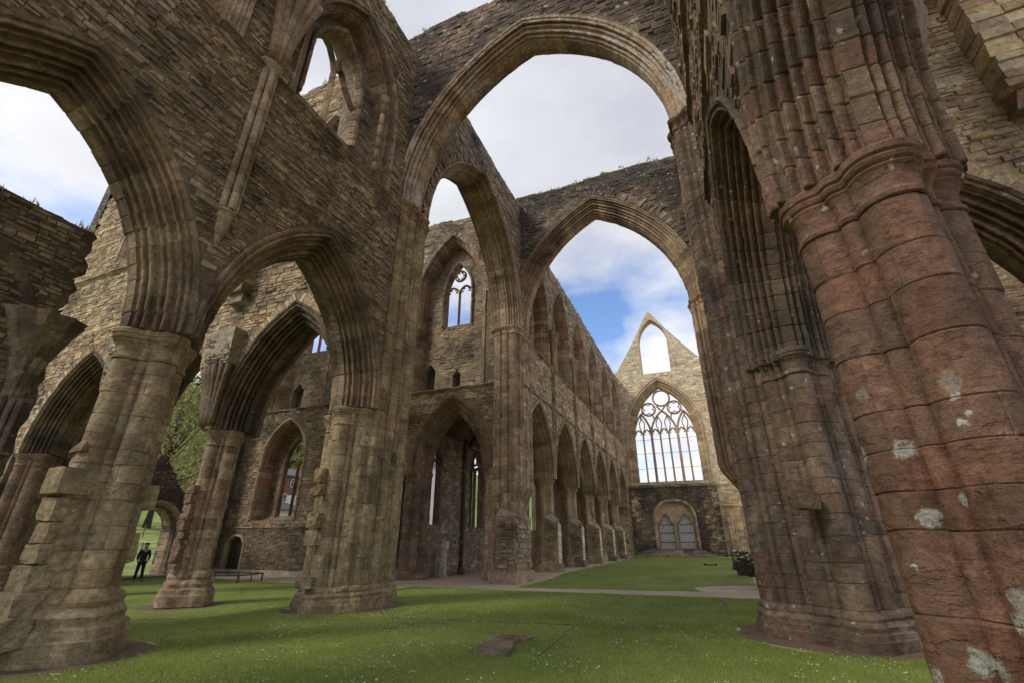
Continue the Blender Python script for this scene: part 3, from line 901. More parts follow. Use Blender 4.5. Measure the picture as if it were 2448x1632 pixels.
# sloped sill above it
m = MB(); V = [(-4.72, YF-.30, 7.75), (5.32, YF-.30, 7.75), (5.32, YF-.30, 7.9), (-4.72, YF-.30, 7.9), (5.32, YF+.5, 8.43), (-4.72, YF+.5, 8.43), (5.32, YF, 7.75), (-4.72, YF, 7.75)]
m.add(V, [(0, 1, 2, 3), (3, 2, 4, 5), (0, 7, 6, 1), (5, 4, 6, 7), (1, 6, 4, 2), (0, 3, 5, 7)], (.2, .175, .12)); m.build('window_sill', M['sooty'], root)
# portal: tympanum with two trefoil-headed doorways and their doors
def trefoil(c, z0, hw, zc, zt, n=5):
    P = [(c-hw, z0), (c+hw, z0), (c+hw, zc)]
    A1 = Arch(c, zc+.28, hw*.62, zt-zc-.28)
    P += [(c+hw*.93, zc+.22), (c+hw*.72, zc+.30)]
    u, z = A1.side(0, n, 1); P += list(zip(u, z)); u, z = A1.side(0, n, -1); P += list(zip(u[::-1], z[::-1]))[1:]
    P += [(c-hw*.72, zc+.30), (c-hw*.93, zc+.22), (c-hw, zc)]
    return P
frt = FY(YF+.20, -1)
d1, d2 = trefoil(-.83, 1.0, .92, 3.55, 4.75), trefoil(1.33, 1.0, .92, 3.55, 4.75)
m = MB(); slab(m, frt, PO.poly(.3), [d1, d2], .3, (.34, .26, .19))
po = m.build('portal', M['pale'], root)
m = MB(); arch_sweep(m, frl, PO, [(.30, .0), (.28, .05), (.1, .07), (.0, .02), (-.05, -.1), (-.03, -.25), (-.10, -.34), (-.10, -.42)], 'yellow', vous=.4); m.build('portal_arch', M['pale'], po)
for d in (d1, d2):
    m = MB()
    for a, b in zip(d[2:], d[3:]): bar(m, frt, [a, b], .13, .06, .16, pal='yellow')
    bar(m, frt, [d[1], d[2]], .14, .06, .16, pal='yellow'); bar(m, frt, [d[0], d[-1]], .14, .06, .16, pal='yellow')
    m.build('doorway_moulding', M['pale'], po)
M['greywood'] = plain_mat('weathered_oak', (.46, .43, .40), .8, var=.3, scale=6)
for c in (-.83, 1.33):
    m = MB()
    for i in range(9):
        x = c-.92+i*.205; m.box(x, x+.195, YF+.42, YF+.50, .95, 4.9, pick('grey', .1))
    dd = m.build('door', M['greywood'], po)
    for z in (1.6, 2.6, 3.5):
        m = MB(); m.box(c-.9, c+.9, YF+.395, YF+.42, z, z+.07, (.1, .09, .08)); m.build('hinge_strap', M['bar'], dd)
# north respond shafts
th, r = outline([(x*.3-.6, -.28, .17) for x in range(5)], [(-.8, .1), (-.8, -.2), (.8, -.2), (.8, .1)], 120)
m = MB(); shaft_mesh(m, 6.6, YF-.02, th, lambda z: r, .9, ZC-.4, 'yellow', blocks=5); rs = m.build('respond', M['pale'], root)
m = MB(); base_mesh(m, 6.6, YF-.02, th, r, .1, .9, .2, 'yellow'); m.build('respond_base', M['pale'], rs)
m = MB(); cap_mesh(m, 6.6, YF-.02, th, r, ZC-.4, ZC, .13, 'yellow'); m.build('respond_capital', M['pale'], rs)
# steps before the west door
st = empty('steps', (0, YF-1, 0), 'low stone steps rising to the paired west doors', 'steps')
for i in range(5):
    m = MB(); z0 = .1+i*.17; inset = i*.42
    u = -4.6+inset
    while u < 4.4-inset:
        w = rnd.uniform(.8, 1.3); m.box(u+.005, min(u+w, 4.4-inset)-.005, YF-.24-(5-i)*.42, YF-.24, z0-.15, z0+.17, pick('grey', .2)); u += w
    m.build('step', M['rubble'], st)

# ================================================================== SOUTH TRANSEPT, EAST ARCADE WALL
fr = FY(-5.2, -1)
root = empty('wall', (-16, -5.2, 0), 'sunlit rubble wall seen through the nearest arches, carried on three dark moulded arches', 'wall')
ar = [Arch(-9.25, ZC, 2.25, 3.86), Arch(-15.6, ZC, 2.25, 3.86), Arch(-22.1, ZC, 2.25, 3.86)]
top = ragged(-27.4, -6.78, 23.0, .2, seed=11)
out = [(-27.4, -.4), (-25.6, -.4), (-25.6, ZC)] + arcade_outline(ar, -25.3, -6.78, top, .55)[1:]
cw = [Arch(c, 17.6, 1.25, 2.4, foot=15.6) for c in (-9.3, -15.6, -22.1)]
m = MB(); slab(m, fr, out, [w.poly(.1) for w in cw], 1.9, MORT)
stones(m, fr, out, [a.poly(1.05) for a in ar]+[w.poly(.15) for w in cw], 'yellow', h=(.10, .20), w=(.22, .55), prot=(.005, .05))
for a in ar: ring_stones(m, fr, a, .72, .40, 'yellow')
stones(m, fr.back(1.9), out, [a.poly(.74) for a in ar]+[w.poly(.15) for w in cw], 'grey', h=(.14, .26), w=(.3, .7), zr=(5.6, 14))
m.build('masonry', M['rubble'], root)
for a in ar: arch_part(root, fr, a, PR, 'dark', M['drip'])
for w in cw: arch_part(root, fr, w, [(.3, -.02), (.28, .06), (.12, .07), (.1, .0), (.02, -.12), (0, -.3), (0, -1.9)], 'dress', M['dress'], 'window')
string(root, fr, -27.4, -6.8, 14.75, M['dress'], prot=.2)
for x in (-12.4, -19.0):
    m = MB(); z = 11.0; i = 0
    m.box(x-.35, x+.4, -5.55, -5.19, 10.55, 11.0, pick('yellow'), .05, .9)
    while z < 22.5:
        h = rnd.uniform(.16, .3); w = .45+rnd.uniform(-.02, .03); d = .5+rnd.uniform(-.03, .03)
        sp = rnd.uniform(-.2, .2); m.box(x-w, x+sp-.008, -5.2-d, -5.19, z, z+h-.012, pick('yellow', .2), .012); m.box(x+sp, x+w, -5.2-d-.01, -5.19, z, z+h-.012, pick('yellow', .2), .012)
        z += h; i += 1
    m.build('pilaster', M['rubble'], root)
for x in (-12.45, -18.9):   # clustered rib stubs of the lost aisle vault
    m = MB()
    for a in (-.95, -.6, -.25, .1, .45, .8):
        P = [(x+a*(.30+.55*(i/5)**1.6), -5.25-(1-abs(a)*.5)*(.05+.35*(i/5)**1.7), 5.62+2.3*i/5) for i in range(6)]
        m.tube(P, .12, pick('dark', .2), 7)
    m.box(x-.75, x+.75, -5.62, -5.1, 7.9, 9.3, pick('grey'), .06, 1.15)
    stones(m, Frame((x, -5.62, 0), (1, 0, 0), (0, -1, 0)), [(-.75, 7.9), (.75, 7.9), (.9, 9.3), (-.9, 9.3)], [], 'grey', h=(.06, .12), w=(.15, .4), prot=(.02, .10))
    m.build('vault_springer', M['rubble'], root)

# ================================================================== SOUTH TRANSEPT, WEST WALL
fr = FY(YW, -1)
root = empty('wall', (-16, YW, 0), 'shaded transept wall with tall traceried recess above the low aisle arch and small wooden door', 'wall')
AA = Arch(-9.5, ZC, 1.85, 3.55)
r1 = Arch(-10.15, 17.0, 2.35, 4.8, foot=10.6); r2 = Arch(-16.3, 17.0, 2.2, 4.6, foot=10.6); r3 = Arch(-22.6, 17.0, 2.15, 4.6, foot=10.6)
lw = Arch(-22.8, 6.9, 1.85, 2.75, foot=3.0); lw2 = Arch(-16.2, 6.9, 1.85, 2.75, foot=3.0)
dr = Arch(-25.6, 1.25, .75, .75, foot=-.25)
top = ragged(-28.5, -6.78, 23.7, .2, seed=12)
uL, zL = AA.side(.8, 12, -1); uR, zR = AA.side(.8, 12, 1)
out = [(-28.5, -.4), (-12.9, -.4), (-12.9, ZC-.05), (AA.c-AA.half-.8, ZC)] + list(zip(uL, zL))[1:] + list(zip(uR[::-1], zR[::-1]))[1:] + [(-6.6, ZC), (-6.6, 23.5)] + top[::-1][1:]
holes = [r1.poly(.3), r2.poly(.3), r3.poly(.3), lw.poly(.1), lw2.poly(.1), dr.poly(.0)]
holes2 = holes
m = MB(); slab(m, fr, out, holes, 1.35, MORT)
sh = [AA.poly(1.02), r1.poly(.7), r2.poly(.7), r3.poly(.7), lw.poly(.3), lw2.poly(.3), dr.poly(.16)]
stones(m, fr, out, sh, 'dark', h=(.12, .24), w=(.25, .6), prot=(.005, .045), zr=(-.4, 2.6))
stones(m, fr, out, sh, 'rubble', h=(.12, .24), w=(.25, .6), prot=(.005, .045), zr=(2.6, 24))
ring_stones(m, fr, r1, .36, .38, 'rubble', prot=(.02, .08)); ring_stones(m, fr, r3, .36, .3, 'rubble')
m.build('masonry', M['rubble'], root)
arch_part(root, fr, AA, profile(1.9, .82, .5, 6, hood=.12), 'brown', M['dress'])
string(root, fr, -28, -6.8, 10.48, M['dress'], prot=.16); string(root, fr, -28, -13.1, 2.55, M['dress'], prot=.1, h=.14)
recess(root, fr, M['rubble'], -10.15, 10.6, 17.0, 2.35, 4.8, 1.05, (-10.05, 15.4, 18.0, 1.03, 2.4), M['dress'], pal='rubble', niches=[(-10.2, -9.6, 10.62, 11.8), (-12.42, -11.55, 10.6, 12.3)], D=.36)
recess(root, fr, M['rubble'], -16.3, 10.6, 17.0, 2.2, 4.6, 1.05, (-16.3, 15.4, 18.0, 1.03, 2.4), M['dress'])
recess(root, fr, M['rubble'], -22.6, 10.6, 17.0, 2.15, 4.6, 1.05, (-22.6, 15.4, 18.0, 1.03, 2.4), M['dress'], niches=[(-24.3, -23.2, 10.6, 12.3)])
for L_ in (lw, lw2):
    c = L_.c
    arch_part(root, fr, L_, [(.26, -.02), (.24, .07), (.12, .09), (.04, .02), (-.02, -.08), (.0, -.2), (-.06, -.32), (-.1, -.95)], 'pinkish', M['dress'], 'recess_arch')
    fr2 = Frame(fr.O-fr.N*1.0, fr.U, fr.N); W = Arch(c+.36, 6.7, .95, 1.9, foot=3.25)
    m = MB(); o2 = Arch(c, 6.9, 1.95, 2.85, foot=2.9).poly(0)
    slab(m, fr2, o2, [W.poly(.05)], .22, (.22, .17, .13)); stones(m, fr2, o2, [W.poly(.12)], 'brown', h=(.15, .28), w=(.25, .5), prot=(.003, .02))
    V = [fr.p(a, b, z) for (a, b, z) in ((c-1.85, .02, 2.62), (c+1.85, .02, 2.62), (c+1.85, -1.0, 3.3), (c-1.85, -1.0, 3.3))]
    m.add(np.array(V), [(0, 1, 2, 3)], (.12, .10, .075))
    m.build('back_wall', M['rubble'], root)
    two_light(root, fr2, c+.36, 3.25, 6.6, .95, 1.9, -.02, M['dress'], w=.15, lobes=0, pal='brown')
# wooden door in the corner
m = MB()
for i in range(6): m.box(-26.33+i*.245, -26.33+i*.245+.238, YW+.30, YW+.37, -.25, 2.0, (.06, .045, .03))
M['wood'] = plain_mat('dark_oak', (.055, .043, .032), .7, scale=9)
dd = m.build('door', M['wood'], root)
for z in (.3, .95, 1.5):
    m = MB(); m.box(-26.3, -24.9, YW+.27, YW+.30, z, z+.07, (.03, .03, .03)); m.build('hinge_strap', M['bar'], dd)
m = MB(); arch_sweep(m, fr, dr, [(.2, 0), (.18, .07), (.05, .08), (0, .02), (-.03, -.15), (0, -.3)], 'dress', vous=.3); m.build('door_surround', M['dress'], root)
m = MB(); m.box(-28, -13, YW-.12, YW+.02, -.4, .05, pick('grey')); m.build('plinth', M['rubble'], root)

# ================================================================== SOUTH TRANSEPT, END WALL
fr = FX(-26.9, 1)
root = empty('wall', (-26.9, 2, 0), 'transept end wall opening to the wooded hill, a small ruined gable over its round-headed doorway', 'wall')
big = [(-1.9, 3.6), (-.3, 3.4), (2.25, 6.6), (4.75, 3.3), (5.9, 3.3)] + [(u, z) for u, z in Arch(2.0, 13.0, 3.9, 7.0).poly(0)[::-1]]
dw = Arch(2.7, 2.25, 1.42, 1.4, foot=-.3)
out = [(-5.2, -.4), (dw.c-1.42, -.4)] + [(u, z) for u, z in dw.poly(0)[1:-1]] + [(dw.c+1.42, -.4), (9.6, -.4)] + ragged(-5.2, 9.6, 23.5, .2, seed=13)[::-1]
m = MB(); slab(m, fr, out, [big], 1.3, (.12, .10, .075))
stones(m, fr, out, [big, dw.poly(.38)], 'dark', h=(.12, .24), w=(.2, .5), prot=(.01, .06))
# ragged stones on the gable slopes
for (a, b) in (((-.3, 3.4), (2.25, 6.6)), ((2.25, 6.6), (4.75, 3.3))):
    for i in range(26):
        t = i/26; y = a[0]+(b[0]-a[0])*t; z = a[1]+(b[1]-a[1])*t; s = rnd.uniform(.10, .22)
        m.box(-28.1+rnd.uniform(0, .2), -26.85-rnd.uniform(0, .15), y-s, y+s, z-.12, z+rnd.uniform(.06, .2), pick('dark'), .04)
m.build('masonry', M['dark'], root)
m = MB(); arch_sweep(m, fr, dw, [(.40, 0), (.38, .1), (.2, .12), (.08, .03), (0, -.1), (.06, -.3), (-.02, -.45), (0, -1.3)], 'dress', vous=.35); m.build('doorway', M['dress'], root)
m = MB(); m.box(-27.9, -25.6, .9, 4.4, -.4, -.10, (.15, .13, .11)); m.build('threshold', M['rubble'], root)

# ================================================================== AISLE WALLS
fr = FX(-11.5, 1)
root = empty('wall', (-11.5, -15, 0), 'dark roofless aisle wall at the left edge with a broken vault springing and ragged end', 'wall')
rg = []
z = -.2; r9 = random.Random(5)
while z < 10.0: rg.append((-10.45-(.12 if z < 7.2 else .28)*r9.random()-(.12 if z > 7.4 else 0), z)); z += r9.uniform(.12, .3)
out = [(-20, -.4), (-10.7, -.4)] + rg + ragged(-20, -10.75, 10.1, .05, .3, seed=14)[::-1]
m = MB(); slab(m, fr, out, [], 1.2, (.10, .085, .07)); stones(m, fr, out, [], 'grey', h=(.08, .17), w=(.25, .7), prot=(.005, .07)); m.build('masonry', M['rubble'], root)
m = MB()
wa = Arch(-13.9, 6.0, 2.6, 3.2)
arch_sweep(m, fr, wa, [(.3, -.05), (.3, .08), (.22, .16), (.1, .16), (.04, .06), (0, -.05)], 'dark', vous=.6); m.build('wall_rib', M['rubble'], root)
m = MB(); n_ = 10; V = []
for i in range(7):
    t = i/6; hw = .18+.62*t**1.7; dp = .12+.62*t**1.9
    for q in range(n_+1):
        a = PI*q/n_; k_ = 1+.10*math.cos(q*PI*1.0)
        V.append(fr.p(-10.95+math.cos(a)*hw*k_, math.sin(a)*dp*k_, 4.9+2.3*t+rnd.uniform(-.03, .03)))
F = [(i*(n_+1)+q, i*(n_+1)+q+1, (i+1)*(n_+1)+q+1, (i+1)*(n_+1)+q) for i in range(6) for q in range(n_)]
F.append(tuple(6*(n_+1)+q for q in range(n_+1)))
m.add(np.array(V), F, [pick('grey', .2) for _ in F])
m.build('vault_springer', M['rubble'], root)
m = MB()
for a in (-.16, 0, .16):
    m.tube([tuple(fr.p(-10.95+a, .06, z)) for z in (-.3, 1.5, 3.5, 5.0)], .08, pick('grey'), 8)
m.build('vaulting_shaft', M['rubble'], root)

fr = FX(-11.5, 1)
root = empty('wall', (-11.5, 20, 0), 'outer wall of the nave aisle beyond the low arch, tall two-light windows letting in daylight', 'wall')
wins = [Arch(c, 6.4, .85, 1.5, foot=2.65) for c in (9.0, 15.25, 21.3, 27.3, 33.3, 39.4)]
out = [(YW+1.9, -.4), (YEND, -.4), (YEND, 9.4), (YW+1.9, 9.4)]
m = MB(); slab(m, fr, [(7.6, -.4), (YEND, -.4), (YEND, 9.4), (7.6, 9.4)], [w.poly(.1) for w in [Arch(9.1, 6.2, .80, 1.5, foot=2.65)]+wins[1:]], .42, MORT)
wins[0] = Arch(9.1, 6.2, .80, 1.5, foot=2.65)
stones(m, fr, [(7.6, -.4), (YEND, -.4), (YEND, 9.4), (7.6, 9.4)], [w.poly(.16) for w in wins], 'grey', h=(.14, .26), w=(.25, .6), prot=(.003, .03), ur=(7.6, 22))
m.build('masonry', M['rubble'], root)
for w in wins[:3]: two_light(root, fr, w.c, 2.65, w.zs, w.half, w.rise, -.08, M['dress'], w=.16, lobes=0, pal='brown')
string(root, fr, 7.6, 22, 2.1, M['dress'], prot=.12)
for y in (12.96, 18.9):
    m = MB(); m.tube([(-11.34, y, -.3), (-11.34, y, 3), (-11.34, y, 6.4), (-11.34, y, 8.6)], .12, pick('dark'), 10); m.build('vaulting_shaft', M['sooty'], root)
    m = MB(); m.tube([(-11.34, y, -.3), (-11.34, y, .0), (-11.34, y, .06), (-11.34, y, .2)], [.24, .24, .18, .13], pick('dark'), 10); m.build('shaft_base', M['sooty'], root)
# vault added over the nave aisle to keep its interior dark
av = empty('added_aisle_vault', (-9.1, 26, 9), 'stone vault added over the nave aisle to darken it, glimpsed through the arches', 'vault')
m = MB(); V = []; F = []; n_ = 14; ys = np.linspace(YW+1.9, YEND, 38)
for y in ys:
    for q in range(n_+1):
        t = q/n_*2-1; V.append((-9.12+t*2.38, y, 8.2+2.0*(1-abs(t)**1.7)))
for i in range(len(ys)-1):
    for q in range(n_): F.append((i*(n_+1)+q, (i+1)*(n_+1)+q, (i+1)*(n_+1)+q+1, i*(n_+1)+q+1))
m.add(V, F, [pick('dark') for _ in F]); m.build('added_vault_web', M['dark'], av)
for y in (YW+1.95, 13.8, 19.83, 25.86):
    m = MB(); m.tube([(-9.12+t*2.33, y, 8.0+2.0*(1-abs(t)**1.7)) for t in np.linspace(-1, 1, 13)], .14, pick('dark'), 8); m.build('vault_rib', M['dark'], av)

# ================================================================== NORTH TRANSEPT
fr = FY(-5.2, -1)
root = empty('wall', (14, -5.2, 0), 'warm rubble wall with projecting pilaster at upper right, above the dark arch behind the red pier', 'wall')
ar = [Arch(9.35, ZC, 2.25, 3.86), Arch(15.5, ZC, 2.25, 3.86)]
top = ragged(7.36, 19.5, 22.5, .2, seed=15)
out = arcade_outline(ar, 7.36, 19.5, top, .55)
m = MB(); slab(m, fr, out, [], 1.9, (.26, .21, .14))
stones(m, fr, out, [a.poly(1.0) for a in ar], 'yellow', h=(.08, .22), w=(.22, .62), prot=(.006, .06))
for a in ar: ring_stones(m, fr, a, .72, .34, 'yellow', step=.3)
m.build('masonry', M['rubble'], root)
for a in ar: arch_part(root, fr, a, PR, 'brown', M['drip'])
string(root, fr, 10.2, 12.0, 14.75, M['dress'], prot=.22)
m = MB(); z = 10.9
m.box(11.9, 12.9, -5.6, -5.19, 10.4, 10.9, pick('pinkish'), .05, .9)
while z < 22:
    h = rnd.uniform(.2, .36); d = .62+rnd.uniform(-.04, .04)
    m.box(11.8+rnd.uniform(-.03, .03), 12.4, -5.2-d, -5.19, z, z+h-.012, pick('yellow', .2), .015); m.box(12.4, 13.1, -5.2-d-.02, -5.19, z, z+h-.012, pick('yellow', .2), .015); z += h
m.build('pilaster', M['rubble'], root)
fr = FY(YW, -1)
root = empty('wall', (16, YW, 0), 'distant shaded transept wall glimpsed below the dark arch at the right edge', 'wall')
top = ragged(7.36, 27, 23.5, .2, seed=16)
out = [(7.36, -.4), (27, -.4)]+top[::-1]
r1 = Arch(16.4, 17.0, 2.2, 4.6, foot=10.6); r0 = Arch(10.2, 17.0, 2.2, 4.6, foot=10.6)
m = MB(); slab(m, fr, out, [r1.poly(.3), r0.poly(.3)], 1.9, MORT); stones(m, fr, out, [r1.poly(.36), r0.poly(.36)], 'rubble', h=(.12, .24), w=(.25, .6), prot=(.005, .045)); m.build('masonry', M['rubble'], root)
recess(root, fr, M['rubble'], 16.4, 10.6, 17.0, 2.2, 4.6, 1.05, (16.0, 15.2, 18.0, 1.0, 2.4), M['dress'], niches=[(16.9, 17.7, 10.6, 12.0)])
recess(root, fr, M['rubble'], 10.2, 10.6, 17.0, 2.2, 4.6, 1.05, (10.2, 15.2, 18.0, 1.0, 2.4), M['dress'])
string(root, fr, 7.4, 26, 10.48, M['dress'], prot=.16)

# ================================================================== PIERS
arcade_pier(-5.83, -11.13, 0, ZC, .64, M['olive'], 'olive', 'massive olive-brown pier with broken projecting stones, nearest on the left', base_h=1.0, base_out=.36)
arcade_pier(6.40, -11.13, 0, ZC-.22, .72, M['red'], 'red', 'huge red sandstone pier with white lichen blotches at the right edge', base_h=.55, base_out=.12, course=(.3, .66), n=360, jit=.007, nb=4)
for x, nm in ((-5.83, 'olive pier out of sight behind the left edge of the view'), (6.4, 'red pier out of sight behind the right edge of the view')):
    arcade_pier(x, -17.15, 0, ZC, .64, M['olive'], 'olive', nm, n=120)
arcade_pier(-12.4, -4.45, -.22, ZC, .62, M['dress'], 'pinkish', 'leaning-looking pier with broken edge between the lawn and the gabled doorway', base_h=1.05, base_out=.30)
arcade_pier(-18.85, -4.45, -.22, ZC, .62, M['dress'], 'dress', 'transept pier hidden behind the massive olive-brown pier', n=120)
arcade_pier(-25.2, -4.45, -.22, ZC, .68, M['dress'], 'brown', 'dark respond pier at the far left corner of the transept', base_h=1.0, n=160)
arcade_pier(12.4, -4.45, 0, ZC, .7, M['brown'], 'brown', 'transept pier outside the right edge of the view', n=120)
ordn = ['first', 'second', 'third', 'fourth', 'fifth']
for k in range(5):
    y = 13.83+BAY*k
    p = arcade_pier(XS, y, gz(XS, y), ZC, .60, M['pale'], 'dress', ordn[k]+' of the receding nave piers with sloped stubs, counted from the crossing', 'nave arcade piers', base_h=.8, n=140)
    # stub of the broken screen wall against its nave side
    m = MB()
    fr_ = [FY(y-.55, -1), FX(FS+.17, 1)]
    x0, x1, y0, y1, zt = -5.75, -4.78, y-.55, y+.15, 2.75
    V = [(x0, y0, -.3), (x1, y0, -.3), (x1, y1, -.3), (x0, y1, -.3), (x0, y0, zt+.4), (x1, y0, zt-.05), (x1, y1, zt-.05), (x0, y1, zt+.4), (x1-.12, (y0+y1)/2, zt+.35), (x0, (y0+y1)/2, zt+.75)]
    m.add(V, [(0, 1, 5, 4), (1, 2, 6, 5), (2, 3, 7, 6), (3, 0, 4, 9, 7), (4, 5, 8, 9), (5, 6, 8), (6, 7, 9, 8)], (.26, .22, .15))
    stones(m, FY(y0, -1), [(x0, 0), (x1, 0), (x1, zt), (x0, zt+.35)], [], 'grey', h=(.12, .24), w=(.15, .4), prot=(-.005, .13), skip=.12)
    m2 = MB(); zz_ = .45
    while zz_ < zt-.2:
        hh_ = rnd.uniform(.2, .32); s_ = rnd.uniform(.3, .7); ym = y0+(y1-y0)*s_; e_ = min(zz_+hh_, zt-.02)
        m2.box(x1-.05, x1+rnd.uniform(.005, .03), y0+.01, ym-.006, zz_, e_-.012, pick('pale', .15), .006); m2.box(x1-.05, x1+rnd.uniform(.005, .03), ym+.006, y1-.01, zz_, e_-.012, pick('pale', .15), .006); zz_ += hh_
    m2.build('stub_skylit_face', M['bright'], p)  # pale stone, brightened on the north side to imitate open skylight
    m.box(x0+.1, x1+.12, y0-.12, y1+.1, -.3, .45, pick('grey'), .03)
    m.build('wall_stub', M['rubble'], p)

def crossing_pier(name_label, cx, cy, zf, mat, pal, low, high, corb, cap_low_r, base_h=.6, seed=0, n=420, group=None, course=(.28, .44), zlow=ZC):
    """low/high: tips (+x,+y,-x,-y) below the arcade capitals and above them; corb: (z0,z1,tips below z0)"""
    root = empty('pier', (cx, cy, zf), name_label, 'pier', group)
    th, rl = compound(cx, cy, low, n=n); _, rh = compound(cx, cy, high, n=n)
    _, rb = compound(cx, cy, corb[2], n=n) if corb else (0, rl)
    def rf(z):
        if corb and z < corb[1]:
            t = sstep(corb[0], corb[1], z); return rb*(1-t)+np.maximum(rl, 0)*t
        return rl
    m = MB(); shaft_mesh(m, cx, cy, th, rf, zf+base_h, zlow, pal, course, blocks=22); m.build('clustered_shafts', mat, root)
    m = MB(); shaft_mesh(m, cx, cy, th, lambda z: rh, zlow, ZX-.5, pal, course, blocks=20); m.build('upper_shafts', mat, root)
    m = MB(); base_mesh(m, cx, cy, th, rf(zf+base_h), zf, zf+base_h, .15, pal, 25); m.build('base', mat, root)
    m = MB(); cap_mesh(m, cx, cy, th, rh, ZX-.5, ZX, .14, pal, 21); m.build('upper_capital', mat, root)
    return root
def respond_cap(parent, x, y, R, ang0, ang1, mat, pal, z=ZC, h=.55):
    th, r = quatre(R, 120); keep = None
    m = MB(); cap_mesh(m, x, y, th, r, z-h, z, .17, pal); m.build('arcade_capital', mat, parent)

SEP = crossing_pier('tall clustered crossing pier of green-brown stone left of centre, daisied lawn at its foot', XS, -4.25, 0, M['algae'], 'olive', (.93, 1.35, 1.15, 1.0), (.93, 1.35, 1.0, 1.0), None, 0, base_h=.62)
NEP = crossing_pier('dark reddish clustered crossing pier with moulded base beside the huge red pier', 6.38, -4.25, 0, M['brown'], 'brown', (1.15, 1.35, 1.43, 1.0), (1.0, 1.35, 1.43, 1.0), None, 0, base_h=.62, course=(.22, .38))
fl = gz(-5, 7)
SWP = crossing_pier('slender pinkish crossing pier beyond the path, shafts ending on corbels above a ruined stub', XS, 8.45, fl, M['dress'], 'pinkish', (.93, .95, 1.1, 1.5), (.93, 1.1, 1.0, 1.5), (3.0, 4.4, (.35, .7, 1.1, 1.4)), 0, base_h=.5, n=300)
NWP = crossing_pier('crossing pier half hidden behind the dark reddish clustered pier, its shafts on corbels', 6.38, 8.45, fl, M['dress'], 'pinkish', (1.1, .95, 1.43, 1.5), (1.0, 1.1, 1.43, 1.5), (3.2, 5.2, (1.1, .7, .45, 1.4)), 0, base_h=.5, n=300)

def respond(parent, x, y, zf, R, mat, pal, base_h=.6, course=(.28, .44)):
    th, r = quatre(R, 180)
    m = MB(); shaft_mesh(m, x, y, th, lambda z: r, zf+base_h, ZC-.55, pal, course, blocks=7); ro = m.build('respond_shaft', mat, parent)
    m = MB(); base_mesh(m, x, y, th, r, zf, zf+base_h, .22, pal); m.build('respond_base', mat, ro)
    m = MB(); cap_mesh(m, x, y, th, r, ZC-.55, ZC, .12, pal); m.build('respond_capital', mat, ro)
respond(SEP, XS, -5.12, 0, .64, M['algae'], 'olive'); respond(SEP, -6.85, -4.35, -.05, .64, M['algae'], 'olive')
respond(NEP, 6.42, -5.12, 0, .66, M['brown'], 'brown'); respond(NEP, 7.45, -4.35, 0, .66, M['brown'], 'brown')
respond(SWP, XS, 8.05, fl, .64, M['dress'], 'pinkish'); respond(SWP, -6.75, 8.45, fl, .78, M['dress'], 'pinkish')
rp = arcade_pier(-12.15, 8.3, gz(-12, 8), ZC, .92, M['dress'], 'brown', 'clustered respond at the left side of the low aisle arch in the transept wall', n=200, base_h=.65)
# ruined stub against the south-west crossing pier
x0, x1, y0, y1 = -5.9, -4.85, 6.25, 8.7
m = MB(); m.box(x0, x1-.04, y0+.03, y1, -.3, 2.9, (.2, .16, .12))
m.add([(x0, y0, 2.9), (x1, y0+.1, 2.9), (x1, y1, 2.6), (x0, y1, 2.6), (x0, y0+.5, 3.35), (x0, y1, 3.3)], [(0, 1, 4), (1, 2, 5, 4), (2, 3, 5)], (.2, .16, .12))
stones(m, FX(x1, 1), [(y0, -.2), (y1, -.2), (y1, 2.5), (y1-.5, 2.9), (y1-1, 2.5), (y0+.5, 3.0), (y0, 2.6)], [], 'dress', h=(.14, .28), w=(.2, .5), prot=(-.02, .07), skip=.05)
stones(m, FY(y0, -1), [(x0, -.2), (x1, -.2), (x1, 2.7), (x0, 3.2)], [], 'pinkish', h=(.10, .22), w=(.15, .4), prot=(-.02, .16), skip=.1)
m.box(x0-.3, x1+.12, y0-.15, y1+.1, -.3, .35, pick('pinkish'), .04)
m.build('wall_stub', M['rubble'], SWP)
# projecting broken stones of the nearest pier
L1 = [o for o in COL.objects if o.get('label', '').startswith('massive olive-brown')][0]
def chunk(m, x, y, z, sx, sy, sz, pal, jit=.05, top=None, rot=0):
    """rough broken stone: subdivided block with chipped faces. m: a MB to add to, or (parent, material) for a part of its own"""
    n_ = 4; P = {}; V = []; F = []; sd = rnd.uniform(0, 99)
    def vid(i, j, k):
        if (i, j, k) not in P:
            u, v, w_ = i/n_*2-1, j/n_*2-1, k/n_*2-1
            e = sum(1 for q in (u, v, w_) if abs(q) > .99)
            s_ = 1-.035*(e-1)
            t = 1 if top is None else 1+(top-1)*(w_+1)/2
            X_, Y_, Z_ = u*sx/2*s_*t, v*sy/2*s_*t, (w_*s_+1)*sz/2
            d = noise.noise_vector(Vector((X_*5+sd, Y_*5, Z_*5)))*jit*1.1+noise.noise_vector(Vector((X_*16+sd, Y_*16, Z_*16)))*jit*.35
            X_ += d[0]; Y_ += d[1]; Z_ += d[2]*.7
            P[(i, j, k)] = len(V); cc_, s2 = math.cos(rot), math.sin(rot)
            V.append((x+cc_*X_-s2*Y_, y+s2*X_+cc_*Y_, z+Z_))
        return P[(i, j, k)]
    for i in range(n_):
        for j in range(n_):
            for k in (0, n_):
                for f in ([(i, j, k), (i+1, j, k), (i+1, j+1, k), (i, j+1, k)], [(i, k, j), (i+1, k, j), (i+1, k, j+1), (i, k, j+1)], [(k, i, j), (k, i+1, j), (k, i+1, j+1), (k, i, j+1)]):
                    F.append([vid(*q) for q in f])
    col = pick(pal, .12)
    if isinstance(m, tuple):
        q = MB(); q.add(V, F, col); q.build('broken_stone', m[1], m[0])
    else: m.add(V, F, col)
m = (L1, M['olive'])
z = .95
